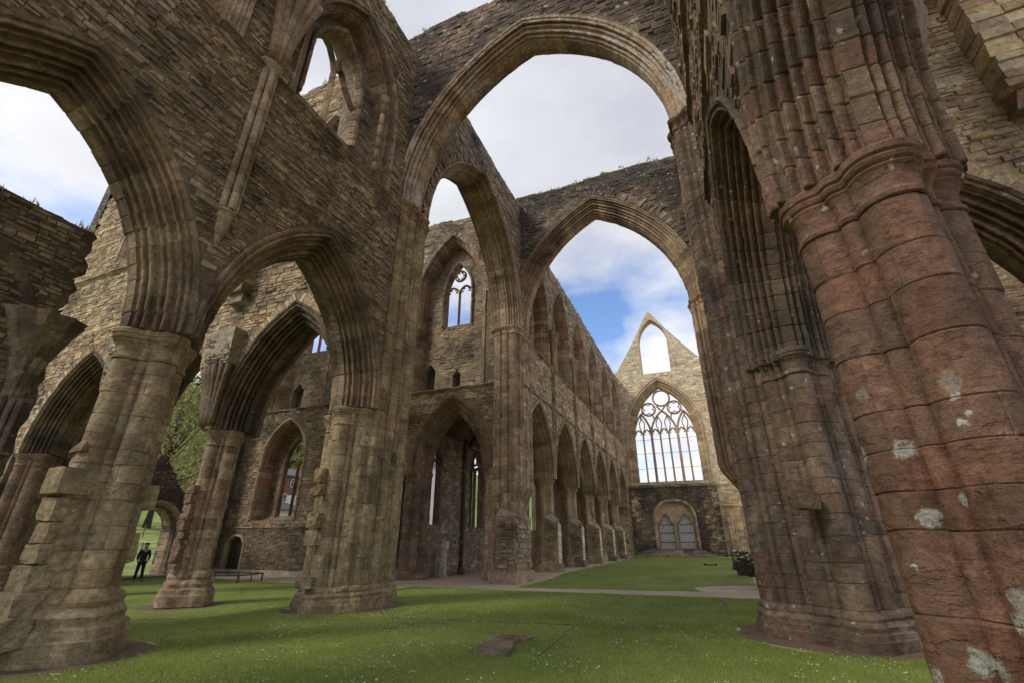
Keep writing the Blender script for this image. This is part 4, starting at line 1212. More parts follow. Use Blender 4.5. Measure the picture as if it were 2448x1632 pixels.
for i, (w, d, h) in enumerate([(.5, .42, .42), (.44, .36, .3), (.42, .30, .34), (.40, .36, .38)]):
    chunk(m, -5.86, -11.70-d*.06, z, w, d, h-.012, 'olive', .035); z += h
chunk(m, -5.80, -11.74, 2.42, .52, .52, .44, 'olive', .015)
chunk(m, -5.86, -11.60, 2.88, .32, .30, .24, 'olive', .03)
chunk(m, -5.84, -11.66, 3.12, .40, .32, .30, 'red', .03, .45)
chunk(m, -5.86, -11.54, 3.42, .30, .26, .22, 'olive', .03, .8)
chunk(m, -5.75, -11.86, .62, .55, .42, .36, 'olive', .05)
chunk(m, -5.55, -12.0, .25, .5, .5, .4, 'olive', .06)
chunk(m, -5.85, -10.50, 2.25, .45, .32, .45, 'olive', .03); chunk(m, -5.85, -10.56, 1.35, .4, .3, .5, 'olive', .05, .9)
R1 = [o for o in COL.objects if o.get('label', '').startswith('huge red sandstone pier with')][0]
m = (R1, M['red'])
chunk(m, 6.55, -11.70, 2.12, .50, .26, .20, 'red', .02)
chunk(m, 6.53, -11.66, 2.32, .46, .22, .50, 'red', .03, .25)
chunk(m, 6.30, -11.70, 2.05, .14, .16, .26, 'red', .02)
P3 = [o for o in COL.objects if o.get('label', '').startswith('leaning-looking')][0]
m = (P3, M['dress']); z = .7
for i in range(9):
    h = rnd.uniform(.22, .4); chunk(m, -12.42, -5.0-rnd.uniform(0, .10), z, .36, .32, h, 'brown', .06); z += h
m = (NEP, M['brown'])
chunk(m, 5.95, -5.86, 2.25, .38, .34, .34, 'brown', .03, .95, .3)
m = (SEP, M['algae'])
for (z, s) in ((.55, .5), (1.6, .42), (2.05, .38), (2.9, .4), (3.25, .3)):
    chunk(m, -5.95-rnd.uniform(0, .1), -5.78, z, s, .36, rnd.uniform(.25, .4), 'olive', .05)

# ================================================================== GROUND
def ground_mat(name, base, kind):
    m, nt, b = nmat(name)
    pos = N(nt, 'NewGeometry').outputs['Position']
    n1 = noise_(nt, pos, .7, 5, .6); n2 = noise_(nt, pos, 22, 4, .75); n3 = noise_(nt, pos, 90, 2, .7)
    if kind == 'grass':
        c = mixc(nt, ramp(nt, n1, .35, .65), (.20, .255, .045), (.27, .31, .08))
        c = mixc(nt, math_(nt, 'MULTIPLY', ramp(nt, n2, .45, .75), .6), c, (.10, .13, .028))
        c = mixc(nt, math_(nt, 'MULTIPLY', ramp(nt, n3, .5, .3), .5), c, (.022, .04, .008))
        pn = noise_(nt, pos, 1.3, 6, .72)
        c = mixc(nt, math_(nt, 'MULTIPLY', ramp(nt, pn, .56, .70), .6), c, (.19, .155, .07))
        pm = noise_(nt, pos, .5, 5, .6)
        c = mixc(nt, math_(nt, 'MULTIPLY', ramp(nt, pm, .5, .62), .4), c, (.09, .15, .025))
        h = n2; bs = .9; dist = .05
    else:
        c = mixc(nt, ramp(nt, n1, .35, .65), tuple(x*.8 for x in base), tuple(x*1.15 for x in base))
        c = mixc(nt, math_(nt, 'MULTIPLY', ramp(nt, n3, .4, .65), .5), c, tuple(x*1.6 for x in base))
        c = mixc(nt, math_(nt, 'MULTIPLY', ramp(nt, n2, .52, .68), .4), c, tuple(x*.5 for x in base))
        h = n3; bs = .6; dist = .02
    L(nt, c, b.inputs['Base Color'])
    bp = N(nt, 'Bump'); bp.inputs['Strength'].default_value = bs; bp.inputs['Distance'].default_value = dist
    L(nt, h, bp.inputs['Height']); L(nt, bp.outputs[0], b.inputs['Normal'])
    return m
M['gravel'] = ground_mat('pinkish_gravel', (.43, .335, .235), 'gravel')
M['soil'] = ground_mat('bare_soil', (.15, .105, .075), 'gravel')
M['grass'] = ground_mat('mown_grass', (0, 0, 0), 'grass')
M['field'] = plain_mat('meadow_grass', (.24, .29, .09), .9, var=.35, scale=.35, bump=0)

def hill(x, y):
    d = max(0, -28-x)
    z = -.3 + .10*d*sstep(0, 6, d) + .085*max(0, d-15) + .55*max(0, d-62)*sstep(62, 90, d)
    z += 2.0*noise.noise(Vector((x*.03, y*.03, 0)))*sstep(10, 40, d)
    return min(z, 42+2*noise.noise(Vector((x*.02, y*.02, 3))))
def grid(name, xs, ys, zf, mat, kind='structure'):
    xs = np.asarray(xs); ys = np.asarray(ys); nx, ny = len(xs), len(ys)
    V = [(x, y, zf(x, y)) for y in ys for x in xs]
    F = [(j*nx+i, j*nx+i+1, (j+1)*nx+i+1, (j+1)*nx+i) for j in range(ny-1) for i in range(nx-1)]
    m = MB(); m.add(V, F, (.2, .2, .2), True); return tag(m.build(name, mat), kind=kind)
gx = np.concatenate([[-28], np.arange(-27.5, 30, .75), [40, 80, 200, 500]])
gy = np.concatenate([[-500, -200, -80, -40], np.arange(-24, 50, .75), [60, 100, 200, 500]])
grid('ground', gx, gy, lambda x, y: gz(x, y) if abs(y) < 52 and abs(x) < 30 else -.3, M['gravel'])
hx = np.concatenate([[-28-600, -28-300], -28-np.arange(180, 0, -4.), [-28.0]]); hy = np.concatenate([[-500, -300, -160], np.arange(-100, 180, 6.), [250, 400, 600]])
grid('hillside', hx, hy, hill, M['field'])

piers_xy = [(-5.83, -11.13, 1.35), (6.4, -11.13, 1.2), (XS, -4.4, 1.72), (6.3, -4.4, 1.9), (-12.4, -4.5, 1.22), (-18.85, -4.45, 1.3), (-25.2, -4.45, 1.6), (12.4, -4.45, 1.3), (-5.83, -17.15, 1.3), (6.4, -17.15, 1.3)]
def bn(x, y): return .22*noise.noise(Vector((x*.9, y*.9, 1)))+.10*noise.noise(Vector((x*3.1, y*3.1, 5)))
def dA(x, y):
    e = 2.75+.072*(x+9.6)
    if x < -9.6: e = 2.75+(-9.6-x)*.12
    d = e-y
    for (px, py, r) in piers_xy: d = min(d, math.hypot(x-px, y-py)-r)
    return d+bn(x, y)*.9
def dB(x, y):
    e = 4.75+.15*(x+4.1)
    d = min(y-e, x+4.15+.012*(y-5), 5.7-x, 41.6-y)
    d = min(d, math.hypot((x-5.6)*.8, y-7.4)-2.0)
    return d+bn(x, y)*.5
def lawnz(df):
    def f(x, y):
        d = df(x, y); return gz(x, y)+.035*max(-1, min(1, d/.10))
    return f
grid('lawn', np.arange(-27, 14, .16), np.arange(-20, 4.6, .16), lawnz(dA), M['grass'])
grid('nave_lawn', np.arange(-5.2, 7, .16), np.arange(3.6, 42.4, .16), lawnz(dB), M['grass'])
# soil rings round the piers
m = MB()
for (px, py, r) in piers_xy[:6]:
    V = [(px, py, gz(px, py)+.004)]; n_ = 48
    for q in range(n_):
        a = 2*PI*q/n_; rr = r+.05+.35*noise.noise(Vector((px+math.cos(a)*1.5, py+math.sin(a)*1.5, 3)))
        V.append((px+math.cos(a)*rr, py+math.sin(a)*rr, gz(px+math.cos(a)*rr, py+math.sin(a)*rr)+.006))
    m.add(V, [(0, q+1, (q+1) % n_+1) for q in range(n_)], (.1, .1, .1))
tag(m.build('soil', M['soil']), kind='structure')

# grass blades and daisies
camxy = np.array((4.27, -16.363)); yaw_ = math.radians(22.287)
def inview(x, y, marg=.15):
    dx, dy = x-camxy[0], y-camxy[1]
    f = -math.sin(yaw_)*dx+math.cos(yaw_)*dy; s_ = math.cos(yaw_)*dx+math.sin(yaw_)*dy
    return f > .5 and abs(s_) < f*(1.2+marg)
def leaf_mat(name, c1, c2, rough=.7, trans=.0, scale=4):
    m, nt, b = nmat(name)
    n = noise_(nt, N(nt, 'NewGeometry').outputs['Position'], scale, 3, .6)
    at = N(nt, 'Attribute', attribute_name='stone')
    c = mixc(nt, ramp(nt, n, .35, .65), c1, c2)
    c = mixc(nt, 1.0, c, at.outputs['Color'], 'MULTIPLY')
    L(nt, c, b.inputs['Base Color']); b.inputs['Roughness'].default_value = rough
    if trans: 
        tr = N(nt, 'BsdfTranslucent'); L(nt, c, tr.inputs['Color'])
        mx = N(nt, 'MixShader'); mx.inputs[0].default_value = trans
        L(nt, b.outputs[0], mx.inputs[1]); L(nt, tr.outputs[0], mx.inputs[2])
        out = [q for q in nt.nodes if q.type == 'OUTPUT_MATERIAL'][0]; L(nt, mx.outputs[0], out.inputs[0])
    return m
M['blade'] = leaf_mat('grass_blades', (.20, .265, .04), (.30, .355, .08), scale=1.5, trans=.25)
def scatter_pts(n, x0, x1, y0, y1, df):
    P = []
    while len(P) < n:
        x = rnd.uniform(x0, x1); y = rnd.uniform(y0, y1)
        if inview(x, y) and df(x, y) > .03: P.append((x, y))
    return np.array(P)
def blades(name, P, hmin, hmax, wid):
    n = len(P); zb = np.array([gz(x, y)+.03 for x, y in P])
    a = NR.uniform(0, 2*PI, n); h = NR.uniform(hmin, hmax, n); w = wid*NR.uniform(.6, 1.3, n)
    lx, ly = NR.normal(0, .35, n)*h, NR.normal(0, .35, n)*h
    V = np.zeros((n, 3, 3)); V[:, 0] = np.stack([P[:, 0]-np.cos(a)*w, P[:, 1]-np.sin(a)*w, zb], 1)
    V[:, 1] = np.stack([P[:, 0]+np.cos(a)*w, P[:, 1]+np.sin(a)*w, zb], 1); V[:, 2] = np.stack([P[:, 0]+lx, P[:, 1]+ly, zb+h], 1)
    g = NR.uniform(.6, 1.5, n)
    m = MB(); m.add(V.reshape(-1, 3), [(3*i, 3*i+1, 3*i+2) for i in range(n)], [(q, q, q*.9) for q in g])
    return tag(m.build(name, M['blade']), kind='stuff')
blades('grass', np.concatenate([scatter_pts(70000, -6, 7, -12.5, -4, dA), scatter_pts(45000, -10, 7, -5, 3.5, dA), scatter_pts(18000, -24, -6, -9, 4, dA), scatter_pts(22000, -4.5, 6, 5, 22, dB)]), .018, .055, .005)
M['petal'] = plain_mat('daisy_petal', (.62, .62, .56), .6, var=.05, bump=0)
def daisies(P, r):
    m = MB(); V = []; F = []
    for i, (x, y) in enumerate(P):
        z = gz(x, y)+rnd.uniform(.05, .075); rr = r*rnd.uniform(.6, 1.2); t1, t2 = rnd.uniform(-.4, .4), rnd.uniform(-.4, .4)
        for q in range(6):
            a = q*PI/3; dx, dy = math.cos(a)*rr, math.sin(a)*rr; V.append((x+dx, y+dy, z+dx*t1+dy*t2))
        F.append(tuple(range(6*i, 6*i+6)))
    m.add(V, F, (.8, .8, .8)); return tag(m.build('daisies', M['petal']), kind='stuff')
def clump(P, s=.5):
    out = []
    for (x, y) in P:
        if noise.noise(Vector((x*.8, y*.8, 7)))*1.5+noise.noise(Vector((x*2.3, y*2.3, 3)))+.3*rnd.random() > .22: out.append((x, y))
    return out
daisies(clump(scatter_pts(5200, -5, 6.5, -12, -4, dA))+clump(scatter_pts(4200, -10, 7, -5, 3, dA))+clump(scatter_pts(700, -22, -6, -8, 4, dA))+clump(scatter_pts(3000, -4.5, 6, 5, 26, dB)), .0115)

# tufts of grass and plants rooted in the wall heads
def tufts(label_start, pts_):
    root = [o for o in COL.objects if o.get('label', '').startswith(label_start)][0]
    m = MB()
    for (x, y, z) in pts_:
        for k in range(rnd.randint(4, 12)):
            s_ = rnd.uniform(.02, .06); hgt = rnd.uniform(.05, .22); px, py = x+rnd.uniform(-.15, .15), y+rnd.uniform(-.15, .15); g_ = rnd.uniform(.7, 1.4)
            m.add([(px-s_, py, z-.05), (px+s_, py+.02, z-.05), (px+rnd.uniform(-.08, .08), py+rnd.uniform(-.08, .08), z+hgt)], [(0, 1, 2)], (g_, g_*.95, g_*.8))
    m.build('wall_plants', M['blade'], root)['kind'] = 'stuff'
def tops(fr, u0, u1, ztop, seed, n_, slope=0, amp=.16, dn=.12):
    P = []
    for i in range(n_):
        u = rnd.uniform(u0, u1)
        if noise.noise(Vector((u*.9, seed, 2))) < -.05: continue
        P.append(tuple(fr.p(u, -rnd.uniform(.05, .9), ztop+rnd.uniform(-.12, .18))))
    return P
tufts('towering rubble', tops(FX(FS, 1), -15, YE, 22.0, 1, 140))
tufts('dark crossing wall over the largest', tops(FY(YE, -1), -6.5, 7, 23.8, 2, 150))
tufts('dark crossing wall over the far', tops(FY(YW+.2, -1), -4.7, 7, 24.3, 3, 150))
tufts('long nave wall', tops(FX(FS, 1), 10, 44, 22.3, 4, 420))
tufts('sunlit rubble wall seen', tops(FY(-5.2, -1), -27, -7, 23.0, 5, 120))
tufts('dark roofless', tops(FX(-11.5, 1), -16, -10.8, 10.1, 6, 60))

# ================================================================== SMALL THINGS
st = empty('grave_slab', (.5, -7.8, 0), 'broken red stone grave slab lying in the lawn, carved letters worn away', 'grave slab')
m = MB()
def prism(m, P, z0, z1, col, jit=0.0, ins=.02):
    n_ = len(P); c = np.mean(P, 0)
    V = [(x, y, z0) for x, y in P]+[(x+(c[0]-x)*ins, y+(c[1]-y)*ins, z1+rnd.uniform(-jit, jit)) for x, y in P]
    m.add(V, [tuple(range(n_, 2*n_))]+[(i, (i+1) % n_, n_+(i+1) % n_, n_+i) for i in range(n_)], col)
prism(m, [(.36, -8.46), (.98, -8.46), (.86, -7.98), (.66, -7.52), (.20, -7.60)], -.02, .10, (.24, .175, .135), .008)
m.build('slab_piece', M['brown'], st)
m = MB(); prism(m, [(.19, -7.58), (.65, -7.50), (.84, -7.30), (.86, -6.98), (.55, -6.88), (.15, -7.02)], -.02, .085, (.25, .185, .145), .01)
for i in range(9):
    for j in range(3):
        x = .24+i*.062; y = -7.42+j*.16; w = rnd.uniform(.02, .045)
        m.box(x, x+w, y, y+.07, .07, .096, (.18, .135, .105), .004)
m.build('slab_piece', M['brown'], st)
def strip(P, w, label):
    m = MB()
    for (a, b) in zip(P, P[1:]):
        a, b = np.array(a), np.array(b); n_ = max(2, int(np.hypot(*(b-a))/.4)); q = (b-a)/np.hypot(*(b-a)); nrm = np.array((-q[1], q[0]))
        V = []; 
        for i in range(n_+1):
            c = a+(b-a)*i/n_; o = .01*noise.noise(Vector((c[0]*2, c[1]*2, 0)))
            for s_ in (-1, 1): V.append((c[0]+nrm[0]*(s_*w/2+o), c[1]+nrm[1]*(s_*w/2+o), gz(*c)+.050))
            for s_ in (-1, 1): V.append((c[0]+nrm[0]*(s_*w/2+o), c[1]+nrm[1]*(s_*w/2+o), gz(*c)-.05))
        F = []
        for i in range(n_):
            k = 4*i; F += [(k, k+1, k+5, k+4), (k, k+4, k+6, k+2), (k+1, k+3, k+7, k+5)]
        m.add(V, F, (.13, .115, .08))
    o = m.build('edging_strip', M['dress']); tag(o, label, 'edging')
strip([(-3.2, -5.85), (4.64, -4.62)], .035, 'long thin stone line crossing the lawn between the two crossing piers')
strip([(1.39, -8.2), (1.17, -5.2)], .035, 'short stone line in the grass running away from the grave slab')
strip([(1.26, -1.25), (1.1, 2.9)], .06, 'stone line in the grass leading up to the gravel path')
strip([(-11.3, -7.4), (-9.4, -6.6)], .05, 'faint stone line in the grass between the two left piers')
strip([(4.3, -2.2), (4.15, 3.4)], .12, 'stone kerb in the grass near the foot of the dark reddish pier')
m = MB(); m.box(3.2, 4.05, 25.3, 25.55, 0, .10, (.05, .05, .05), .01); m.box(3.15, 3.3, 25.25, 25.6, 0, .16, (.06, .05, .05)); m.box(3.95, 4.1, 25.25, 25.6, 0, .16, (.06, .05, .05))
tag(m.build('drain_cover', M['bar']), 'small dark iron cover lying on the far nave lawn', 'drain cover')
M['plant'] = leaf_mat('pale_flowering_plant', (.06, .09, .03), (.10, .12, .06))
for k, (x, y, h, lab) in enumerate([(5.75, 19.4, .95, 'low ruined pier stump with pale plants, farther of two beside the nave lawn'), (5.8, 13.9, .75, 'low ruined pier stump, nearer of two beside the bare patch')]):
    root = empty('pier_stump', (x, y, 0), lab, 'ruin')
    m = MB(); z = -.1
    while z < h:
        hh = rnd.uniform(.14, .24)
        for i in range(9):
            a = i*PI*2/9+rnd.random()*.3; R_ = .55-.1*z
            chunk(m, x+math.cos(a)*R_, y+math.sin(a)*R_, z, rnd.uniform(.3, .5), .3, hh, 'dark', .03, None, a+PI/2)
        chunk(m, x, y, z, .8, .8, hh, 'dark', .02); z += hh
    m.build('stonework', M['dark'], root)
    m = MB()
    for i in range(500):
        a = rnd.uniform(0, 2*PI); R_ = .75*math.sqrt(rnd.random()); s_ = rnd.uniform(.02, .05); px, py, pz = x+math.cos(a)*R_, y+math.sin(a)*R_, h+rnd.uniform(-.25, .28)*(1-R_*.7)
        wh = rnd.random() < .3; c = (6, 5, 6) if wh else (1, 1, 1)
        d1 = Vector((rnd.gauss(0, 1), rnd.gauss(0, 1), rnd.gauss(0, 1))).normalized()*s_; d2 = d1.orthogonal().normalized()*s_
        q = Vector((px, py, pz)); m.add([q-d1-d2, q+d1-d2, q+d1+d2, q-d1+d2], [(0, 1, 2, 3)], c)
    m.build('foliage', M['plant'], root)
# low railing
rl = empty('railing', (-20, 3.2, -.25), 'low dark metal railing on the gravel before the small wooden door', 'railing')
A_, B_, C_, D_ = (-22.2, 3.9), (-18.9, 4.3), (-18.3, 2.3), (-21.2, 1.2)
for a, b in ((A_, B_), (B_, C_), (C_, D_)):
    m = MB(); m.tube([(a[0], a[1], .12), (b[0], b[1], .12)], .028, (.04, .035, .03), 6); m.build('rail', M['bar'], rl)
    for t in (0.02, .5, .98):
        m = MB(); x, y = a[0]+(b[0]-a[0])*t, a[1]+(b[1]-a[1])*t; m.tube([(x, y, -.3), (x, y, .13)], .025, (.04, .035, .03), 6); m.build('post', M['bar'], rl)

# statue on a pedestal
M['statue'] = stone_mat('statue_stone', .05, .1, bump=.5, alb=2.5, tint=(.95, 1.0, 1.0))
st = empty('statue', (-10.9, 9.85, -.2), 'weathered headless-looking robed stone figure on a pedestal inside the low aisle arch', 'statue')
m = MB(); m.box(-11.12, -10.68, 9.63, 10.07, -.25, -.12, pick('grey'), .01); m.box(-11.06, -10.74, 9.69, 10.01, -.12, .26, pick('grey'), .008); m.box(-11.1, -10.7, 9.65, 10.05, .26, .33, pick('grey'), .006)
m.build('pedestal', M['statue'], st)
m = MB(); V = []; F = []; n_ = 28
prof = [(.33, .19, .17), (.40, .20, .17), (.6, .185, .155), (.85, .175, .14), (1.1, .165, .13), (1.3, .175, .135), (1.45, .19, .13), (1.55, .185, .12), (1.63, .13, .10), (1.68, .06, .06), (1.72, .055, .06), (1.77, .075, .08), (1.83, .078, .085), (1.88, .06, .065), (1.91, .0, .0)]
for (z, a, b) in prof:
    for q in range(n_):
        t = 2*PI*q/n_; fold = 1+.09*math.sin(t*7+z*3)*(1 if z < 1.2 else .2)
        V.append((-10.9+math.cos(t)*b*fold*1.2, 9.85+math.sin(t)*a*fold*1.25+.03*math.sin((z-.3)*3), z))
for i in range(len(prof)-1):
    for q in range(n_): F.append((i*n_+q, i*n_+(q+1) % n_, (i+1)*n_+(q+1) % n_, (i+1)*n_+q))
m.add(V, F, pick('grey'), True)
m.tube([(-10.85, 9.70, 1.50), (-10.76, 9.68, 1.28), (-10.72, 9.82, 1.22)], [.055, .05, .035], pick('grey'), 8)
m.tube([(-10.85, 10.02, 1.50), (-10.75, 10.02, 1.25), (-10.72, 9.88, 1.30)], [.055, .05, .035], pick('grey'), 8)
m.build('figure', M['statue'], st)
M['panel'] = plain_mat('pale_panel', (.70, .66, .58), .6, var=.08)
for k, y in enumerate((10.75, 11.12)):
    m = MB(); m.box(-11.44, -11.40, y, y+.2, 1.32, 1.66, (.4, .4, .4)); m.box(-11.46, -11.41, y-.015, y+.215, 1.30, 1.68, (.1, .1, .1))
    tag(m.build('information_panel', M['panel']), ('small pale panel on the aisle wall, the one nearer the statue', 'small pale panel on the aisle wall, the one farther from the statue')[k], 'panel')

# ================================================================== THE MAN
def skin(name, pts, edges, rad, mat, parent, sub=1):
    me = bpy.data.meshes.new(name); me.from_pydata(pts, edges, []); o = bpy.data.objects.new(name, me); COL.objects.link(o)
    md = o.modifiers.new('skin', 'SKIN'); md.use_smooth_shade = True
    for i, r in enumerate(rad):
        sv = me.skin_vertices[0].data[i]; sv.radius = (r, r) if not hasattr(r, '__len__') else r
    me.skin_vertices[0].data[0].use_root = True
    s2 = o.modifiers.new('sub', 'SUBSURF'); s2.levels = sub; s2.render_levels = sub
    me.materials.append(mat); o.parent = parent
    return o
M['cloth'] = plain_mat('dark_jacket_cloth', (.02, .022, .03), .85, var=.2, scale=20)
M['trouser'] = plain_mat('dark_trouser_cloth', (.014, .014, .017), .85, var=.2, scale=20)
M['skin'] = plain_mat('skin_tone', (.36, .20, .14), .6, var=.06, bump=0)
M['shoe'] = plain_mat('black_shoe', (.012, .011, .011), .4, var=.1)
man = empty('person', (-24.3, 1.15, gz(-24.3, 1.15)+.03), 'man in dark jacket, trousers and flat cap standing before the arched doorway', 'person')
man.rotation_euler = (0, 0, math.radians(62))   # faces local -y towards the church
bp_ = [(0, 0, .95), (0, .01, 1.12), (0, .01, 1.30), (0, .01, 1.47), (0, 0, 1.56), (0, -.02, 1.66), (0, -.025, 1.74)]
bp_ += [(-.19, .01, 1.45), (-.25, .04, 1.20), (-.22, -.08, 1.00), (-.20, -.11, .93), (.19, .01, 1.45), (.25, .04, 1.20), (.22, -.08, 1.00), (.20, -.11, .93)]
bp_ += [(-.10, 0, .90), (-.12, -.01, .50), (-.14, .02, .09), (-.15, -.12, .04), (.10, 0, .90), (.12, -.05, .50), (.17, -.02, .09), (.20, -.16, .04)]
be = [(0, 1), (1, 2), (2, 3), (3, 4), (4, 5), (5, 6), (3, 7), (7, 8), (8, 9), (9, 10), (3, 11), (11, 12), (12, 13), (13, 14), (0, 15), (15, 16), (16, 17), (17, 18), (0, 19), (19, 20), (20, 21), (21, 22)]
br = [.13, .12, .13, .11, .055, .085, .09, .055, .042, .03, .035, .055, .042, .03, .035, .09, .058, .04, .04, .09, .058, .04, .04]
body = list(bp_); be2 = list(be); br2 = list(br)
for sx, hi in ((-1, 10), (1, 14)):        # five fingers on each hand, lightly curled
    hx_, hy_, hz_ = body[hi]
    for f, (o1, ln) in enumerate(((-.028, .062), (-.010, .072), (.008, .068), (.024, .055))):
        i0 = len(body); body += [(hx_+sx*.005, hy_+o1, hz_-.03-ln*.5), (hx_-sx*.015, hy_+o1, hz_-.03-ln)]; be2 += [(hi, i0), (i0, i0+1)]; br2 += [.009, .008]
    i0 = len(body); body += [(hx_-sx*.03, hy_-.035, hz_-.015), (hx_-sx*.035, hy_-.045, hz_-.045)]; be2 += [(hi, i0), (i0, i0+1)]; br2 += [.011, .009]
bo = skin('body', body, be2, br2, M['skin'], man, 1)
# face: nose, ears, eyes and mouth under the body
faces_ = []
m = MB(); m.tube([(0, -.115, 1.715), (0, -.135, 1.69), (0, -.11, 1.675)], [.008, .014, .01], (1, 1, 1), 6); faces_.append(('nose', m))
for s_ in (-1, 1):
    m = MB(); m.tube([(s_*.088, -.02, 1.73), (s_*.098, -.01, 1.70), (s_*.09, -.015, 1.67)], [.012, .016, .01], (1, 1, 1), 6); faces_.append(('ear', m))
for nm_, mm in faces_:
    fo = mm.build(nm_, M['skin']); fo.parent = man
for s_ in (-1, 1):
    m = MB(); m.tube([(s_*.032-.01, -.108, 1.722), (s_*.032+.01, -.108, 1.722)], .008, (1, 1, 1), 6); fo = m.build('eye', M['shoe']); fo.parent = man
m = MB(); m.tube([(-.022, -.104, 1.645), (.022, -.104, 1.645)], .005, (1, 1, 1), 6)
fo = m.build('mouth', M['shoe']); fo.parent = man
jk = skin('jacket', [(0, .01, .88), (0, .01, 1.05), (0, .01, 1.28), (0, .01, 1.46), (-.19, .01, 1.46), (-.26, .04, 1.20), (-.225, -.07, 1.01), (.19, .01, 1.46), (.26, .04, 1.20), (.225, -.07, 1.01), (0, .0, 1.54)],
          [(0, 1), (1, 2), (2, 3), (3, 4), (4, 5), (5, 6), (3, 7), (7, 8), (8, 9), (3, 10)], [(.19, .14), (.17, .135), (.175, .14), (.13, .12), .08, .062, .052, .08, .062, .052, .07], M['cloth'], man, 1)
tr_ = skin('trousers', [(0, 0, .96), (-.10, 0, .88), (-.12, -.01, .50), (-.14, .02, .10), (.10, 0, .88), (.12, -.05, .50), (.17, -.02, .10)], [(0, 1), (1, 2), (2, 3), (0, 4), (4, 5), (5, 6)], [.13, .105, .078, .066, .105, .078, .066], M['trouser'], man, 1)
for x, y in ((-.15, -.02), (.19, -.06)):
    m = MB(); m.tube([(x, y+.06, .035), (x, y, .05), (x+.005, y-.10, .04), (x+.01, y-.17, .028)], [.035, .045, .042, .022], (1, 1, 1), 8); so = m.build('shoe', M['shoe']); so.parent = man
m = MB(); V = []
for i, (z, r) in enumerate(((1.75, .102), (1.78, .108), (1.82, .112), (1.85, .095), (1.868, .05))):
    for q in range(14): a = 2*PI*q/14; V.append((math.cos(a)*r, -.02+math.sin(a)*r*1.08, z))
F = [(i*14+q, i*14+(q+1) % 14, (i+1)*14+(q+1) % 14, (i+1)*14+q) for i in range(4) for q in range(14)]+[tuple(56+q for q in range(14))]
m.add(V, F, (1, 1, 1), True); m.add([(-.08, -.10, 1.765), (.08, -.10, 1.765), (.05, -.175, 1.75), (-.05, -.175, 1.75), (-.08, -.10, 1.785), (.08, -.10, 1.785), (.05, -.175, 1.762), (-.05, -.175, 1.762)], [(0, 1, 2, 3), (4, 5, 6, 7), (0, 1, 5, 4), (1, 2, 6, 5), (2, 3, 7, 6), (3, 0, 4, 7)], (1, 1, 1))
co = m.build('cap', M['cloth']); co.parent = man

# ================================================================== BEYOND THE WALLS
M['leaf_y'] = leaf_mat('spring_leaves', (.27, .27, .09), (.40, .37, .15), trans=.35, scale=.8)
M['leaf_g'] = leaf_mat('green_leaves', (.10, .17, .05), (.22, .28, .09), trans=.3, scale=.5)
M['leaf_d'] = leaf_mat('conifer_needles', (.02, .045, .022), (.04, .07, .03), scale=1)
M['leaf_gold'] = leaf_mat('golden_leaves', (.55, .38, .03), (.6, .5, .06), trans=.3)
M['bark'] = plain_mat('bark', (.12, .095, .07), .9, var=.3, scale=5)
def leaves(m, clumps, per, size, spread):
    for (c, r) in clumps:
        g = rnd.uniform(.65, 1.3)
        for i in range(per):
            d = Vector((rnd.gauss(0, 1), rnd.gauss(0, 1), rnd.gauss(0, 1))); d.normalize(); p = Vector(c)+d*r*(rnd.random()**.45)*spread
            s_ = size*rnd.uniform(.5, 1.4); a = Vector((rnd.gauss(0, 1), rnd.gauss(0, 1), rnd.gauss(0, 1))).normalized()*s_; b = a.orthogonal().normalized()*s_*.6
            k = g*rnd.uniform(.8, 1.2); m.add([p-a, p+b, p+a, p-b], [(0, 1, 2, 3)], (k, k, k))
def broad_tree(x, y, h, w, mat, label, cat='tree', group=None, n=60, per=110, size=.16, z=None, name='tree'):
    z0 = hill(x, y)-.2 if z is None else z
    root = empty(name, (x, y, z0), label, cat, group)
    m = MB(); m.tube([(x, y, z0), (x+.1, y, z0+h*.25), (x-.1, y+.1, z0+h*.55), (x, y, z0+h*.85)], [h*.03, h*.024, h*.014, h*.004], (1, 1, 1), 9)
    cl = []
    for i in range(n):
        a = rnd.uniform(0, 2*PI); t = rnd.uniform(.22, 1.0); env = math.sin(min(1, t*1.05)*PI)**.6*.5*w+.05*w
        rr = env*math.sqrt(rnd.random()); p = (x+math.cos(a)*rr, y+math.sin(a)*rr, z0+h*t)
        cl.append((p, w*rnd.uniform(.07, .13)))
        if i % 2 == 0:
            q = (x, y, z0+h*t*.55); md = ((p[0]+q[0])/2, (p[1]+q[1])/2, (p[2]+q[2])/2-.3)
            m.tube([q, md, p], [h*.008, h*.005, h*.002], (1, 1, 1), 5)
    m.build('trunk', M['bark'], root)
    m = MB(); leaves(m, cl, per, size, 1.25); m.build('crown', mat, root)
    return root
def conifer(x, y, h, label, group=None):
    z0 = hill(x, y)-.5; root = empty('conifer', (x, y, z0), label, 'tree', group)
    m = MB(); m.tube([(x, y, z0), (x, y, z0+h)], [h*.02, .03], (1, 1, 1), 7); m.build('trunk', M['bark'], root)
    m = MB(); z = .15
    while z < 1:
        rr = h*.20*(1-z)+.2
        for k in range(9):
            a = rnd.uniform(0, 2*PI); P = Vector((x, y, z0+h*z)); e = P+Vector((math.cos(a)*rr, math.sin(a)*rr, -rr*.25))
            for i in range(16):
                q = P.lerp(e, rnd.uniform(.1, 1)); s_ = rnd.uniform(.15, .45); d = Vector((rnd.gauss(0, 1), rnd.gauss(0, 1), rnd.gauss(0, .3))).normalized()*s_
                b = d.orthogonal().normalized()*s_*.35; m.add([q-d, q+b, q+d, q-b], [(0, 1, 2, 3)], (1, 1, 1))
        z += .035
    m.build('crown', M['leaf_d'], root)
broad_tree(-52, 17.5, 15.5, 15, M['leaf_y'], 'broad yellow-green spring tree on the slope behind the ruined gable', n=120, per=60, size=.16)
